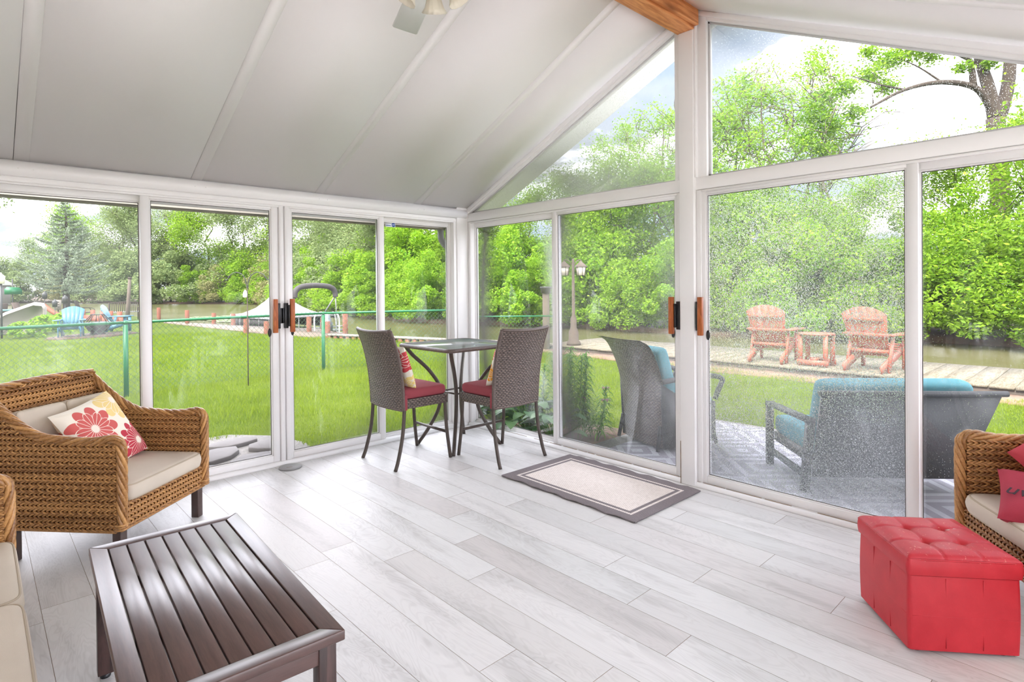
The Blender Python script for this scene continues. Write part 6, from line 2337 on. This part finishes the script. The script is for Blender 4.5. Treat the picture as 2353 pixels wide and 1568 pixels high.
# ---- spruce
g_ = np.random.default_rng(79)
spz = thing('spruce_tree', 'tall grey-green spruce with drooping tiers of branches in the neighbouring yard', 'tree', (3.50, 37.8, GZ))
SH = 6.35
bw_ = MB()
bw_.tube([(0, 0, -.1), (0, 0, 2), (0.05, 0, 4.5), (0, 0, SH)], [0.17, 0.14, 0.06, 0.01], 8)
C = []
A_ = []
for k in range(26):
    f_ = k / 25
    z = 1.55 + (SH - 1.65) * f_ ** 0.95
    L = 2.35 * (1 - f_) ** 0.80 + 0.10
    if f_ < 0.12:
        L *= 0.85
    for j in range(9 if f_ < 0.8 else 6):
        a = g_.uniform(0, 2 * PI)
        Lk = L * g_.uniform(0.75, 1.1)
        tt = np.linspace(0, 1, 7)
        pts = np.stack([np.cos(a) * Lk * tt, np.sin(a) * Lk * tt, z - 0.10 * Lk * np.sin(PI * tt * 0.9) + 0.16 * Lk * tt ** 3], 1)
        bw_.tube(pts, np.linspace(0.022, 0.006, 7), 4, cap=False)
        n_ = int(90 * Lk) + 8
        u = g_.uniform(0.18, 1.0, n_)
        P = np.stack([np.interp(u, tt, pts[:, i]) for i in range(3)], 1)
        side = np.array((-math.sin(a), math.cos(a), 0))
        P += side * (g_.normal(size=(n_, 1)) * 0.16 * (1.15 - u[:, None]) * Lk * 0.6) + np.array((0, 0, 1)) * g_.normal(size=(n_, 1)) * 0.035
        C.append(P)
bw_.build('trunk', 'bark', spz, smooth=True)
V, Q = leaf_quads(np.concatenate(C), 0.14, g_, 1.6, 0.22, 0.0)
MB().add(V, Q).build('foliage', 'needle', spz)

# ---- small shrubs in the neighbour's yard
sm_b = as_meshes(None, *bush_mesh(50, 0.5, 0.55, 1600, 0.09, 24), 'smallbush')
for (x, y, s, lf, lab) in ((1.2, 24.2, 1.0, 'leaf_mid', 'low green shrub in front of the covered grill'), (1.95, 25.9, 1.25, 'leaf_bright', 'yellow-green shrub left of the blue chair'),
                           (2.85, 30.6, 1.1, 'leaf_bright', 'small yellow-green shrub under the spruce')):
    add_tree('small_shrub', sm_b, (x, y, GZ), 0, s, lab, 'shrub', None, leaf=lf)


# ---- bed plants by the corner: hostas and lilies
def strap_leaf(mb, base, az, L, w_, arch, g_, seg=6, fold=0.0):
    ca, sa = math.cos(az), math.sin(az)
    P = []
    for i in range(seg + 1):
        t = i / seg
        r = L * (t * 0.95)
        z = L * (arch * t - (arch + 0.25) * t * t * 0.9)
        ww = w_ * math.sin(PI * min(1, 0.12 + 0.88 * t)) ** 0.8
        c = np.array((base[0] + ca * r, base[1] + sa * r, base[2] + z))
        s = np.array((-sa, ca, 0)) * ww / 2
        P.append([c - s, c + np.array((0, 0, -fold * ww)), c + s])
    mb.grid(np.array(P))


def hosta(loc, R, n_, seed, label, leaf='hosta_leaf'):
    g_ = np.random.default_rng(seed)
    t = thing('hosta_plant', label, 'plant', loc)
    m_ = MB()
    st_ = MB()
    for k in range(n_):
        a = g_.uniform(0, 2 * PI)
        rr = R * g_.uniform(0.15, 0.8)
        z = R * g_.uniform(0.5, 1.3)
        b = np.array((math.cos(a) * rr, math.sin(a) * rr, z))
        st_.tube([(0, 0, 0), b * np.array((.6, .6, .7)), b], 0.004, 4, cap=False)
        strap_leaf(m_, b, a + g_.normal() * .4, R * g_.uniform(0.5, 0.8), R * 0.42, 0.55, g_, 7, 0.12)
    m_.build('leaves', leaf, t, smooth=True)
    st_.build('stems', 'lily_leaf', t)


hosta((4.02, 4.52, GZ), 0.26, 26, 1, 'broad-leaved hosta right outside the corner pane by the downspout')
hosta((4.05, 4.10, GZ), 0.30, 34, 2, 'broad-leaved hosta behind the legs of the right counter chair')
hosta((4.02, 3.72, GZ), 0.28, 30, 3, 'broad-leaved hosta at the frame between fixed and sliding pane')


def lily(loc, H_, seed, label, leaf='lily_leaf', bloom=None, nst=4, sp=0.10):
    g_ = np.random.default_rng(seed)
    t = thing('lily_plant', label, 'plant', loc)
    m_ = MB()
    st_ = MB()
    tops = []
    for s in range(nst):
        bx, by = g_.normal() * sp, g_.normal() * sp
        hh = H_ * g_.uniform(0.72, 1.0)
        lx, ly = g_.normal() * 0.05, g_.normal() * 0.05
        tops.append((bx + lx, by + ly, hh))
        st_.tube([(bx, by, 0), (bx + lx / 2, by + ly / 2, hh / 2), (bx + lx, by + ly, hh)], 0.0045, 5)
        n_ = int(hh / 0.0075)
        for i in range(n_):
            f_ = 0.12 + 0.88 * i / n_
            b = (bx + lx * f_, by + ly * f_, hh * f_)
            strap_leaf(m_, b, i * 2.4 + g_.normal() * .2, 0.19 * (1.15 - f_ * 0.65), 0.017, 1.25 if f_ > .8 else 0.85 + 0.2 * g_.random(), g_, 4)
    m_.build('leaves', leaf, t, smooth=True)
    st_.build('stems', leaf, t)
    if bloom:
        for (x, y, z) in tops:
            b_ = MB()
            for k in range(6):
                strap_leaf(b_, (x, y, z - 0.01), k * PI / 3, 0.06, 0.03, 0.8, g_, 4)
            b_.build('flower', bloom, t)


lily((4.30, 3.78, GZ), 0.98, 5, 'tall lily with whorls of narrow leaves outside the sliding patio door', nst=7, sp=0.085)
lily((4.18, 4.22, GZ), 0.78, 6, 'leafy lily stems behind the back of the right counter chair', nst=8)
lily((4.42, 4.75, GZ), 0.62, 7, 'orange flowering plant just outside the corner above the red cushion', bloom='petal_orange', nst=3)
lily((4.55, 3.62, GZ), 0.55, 8, 'short plant with pale pink flowers beside the tall lily', bloom='petal_pink', nst=3)
lily((7.0, -0.35, GZ), 0.75, 9, 'leafy plant stem at the right edge beyond the loveseat', nst=2)
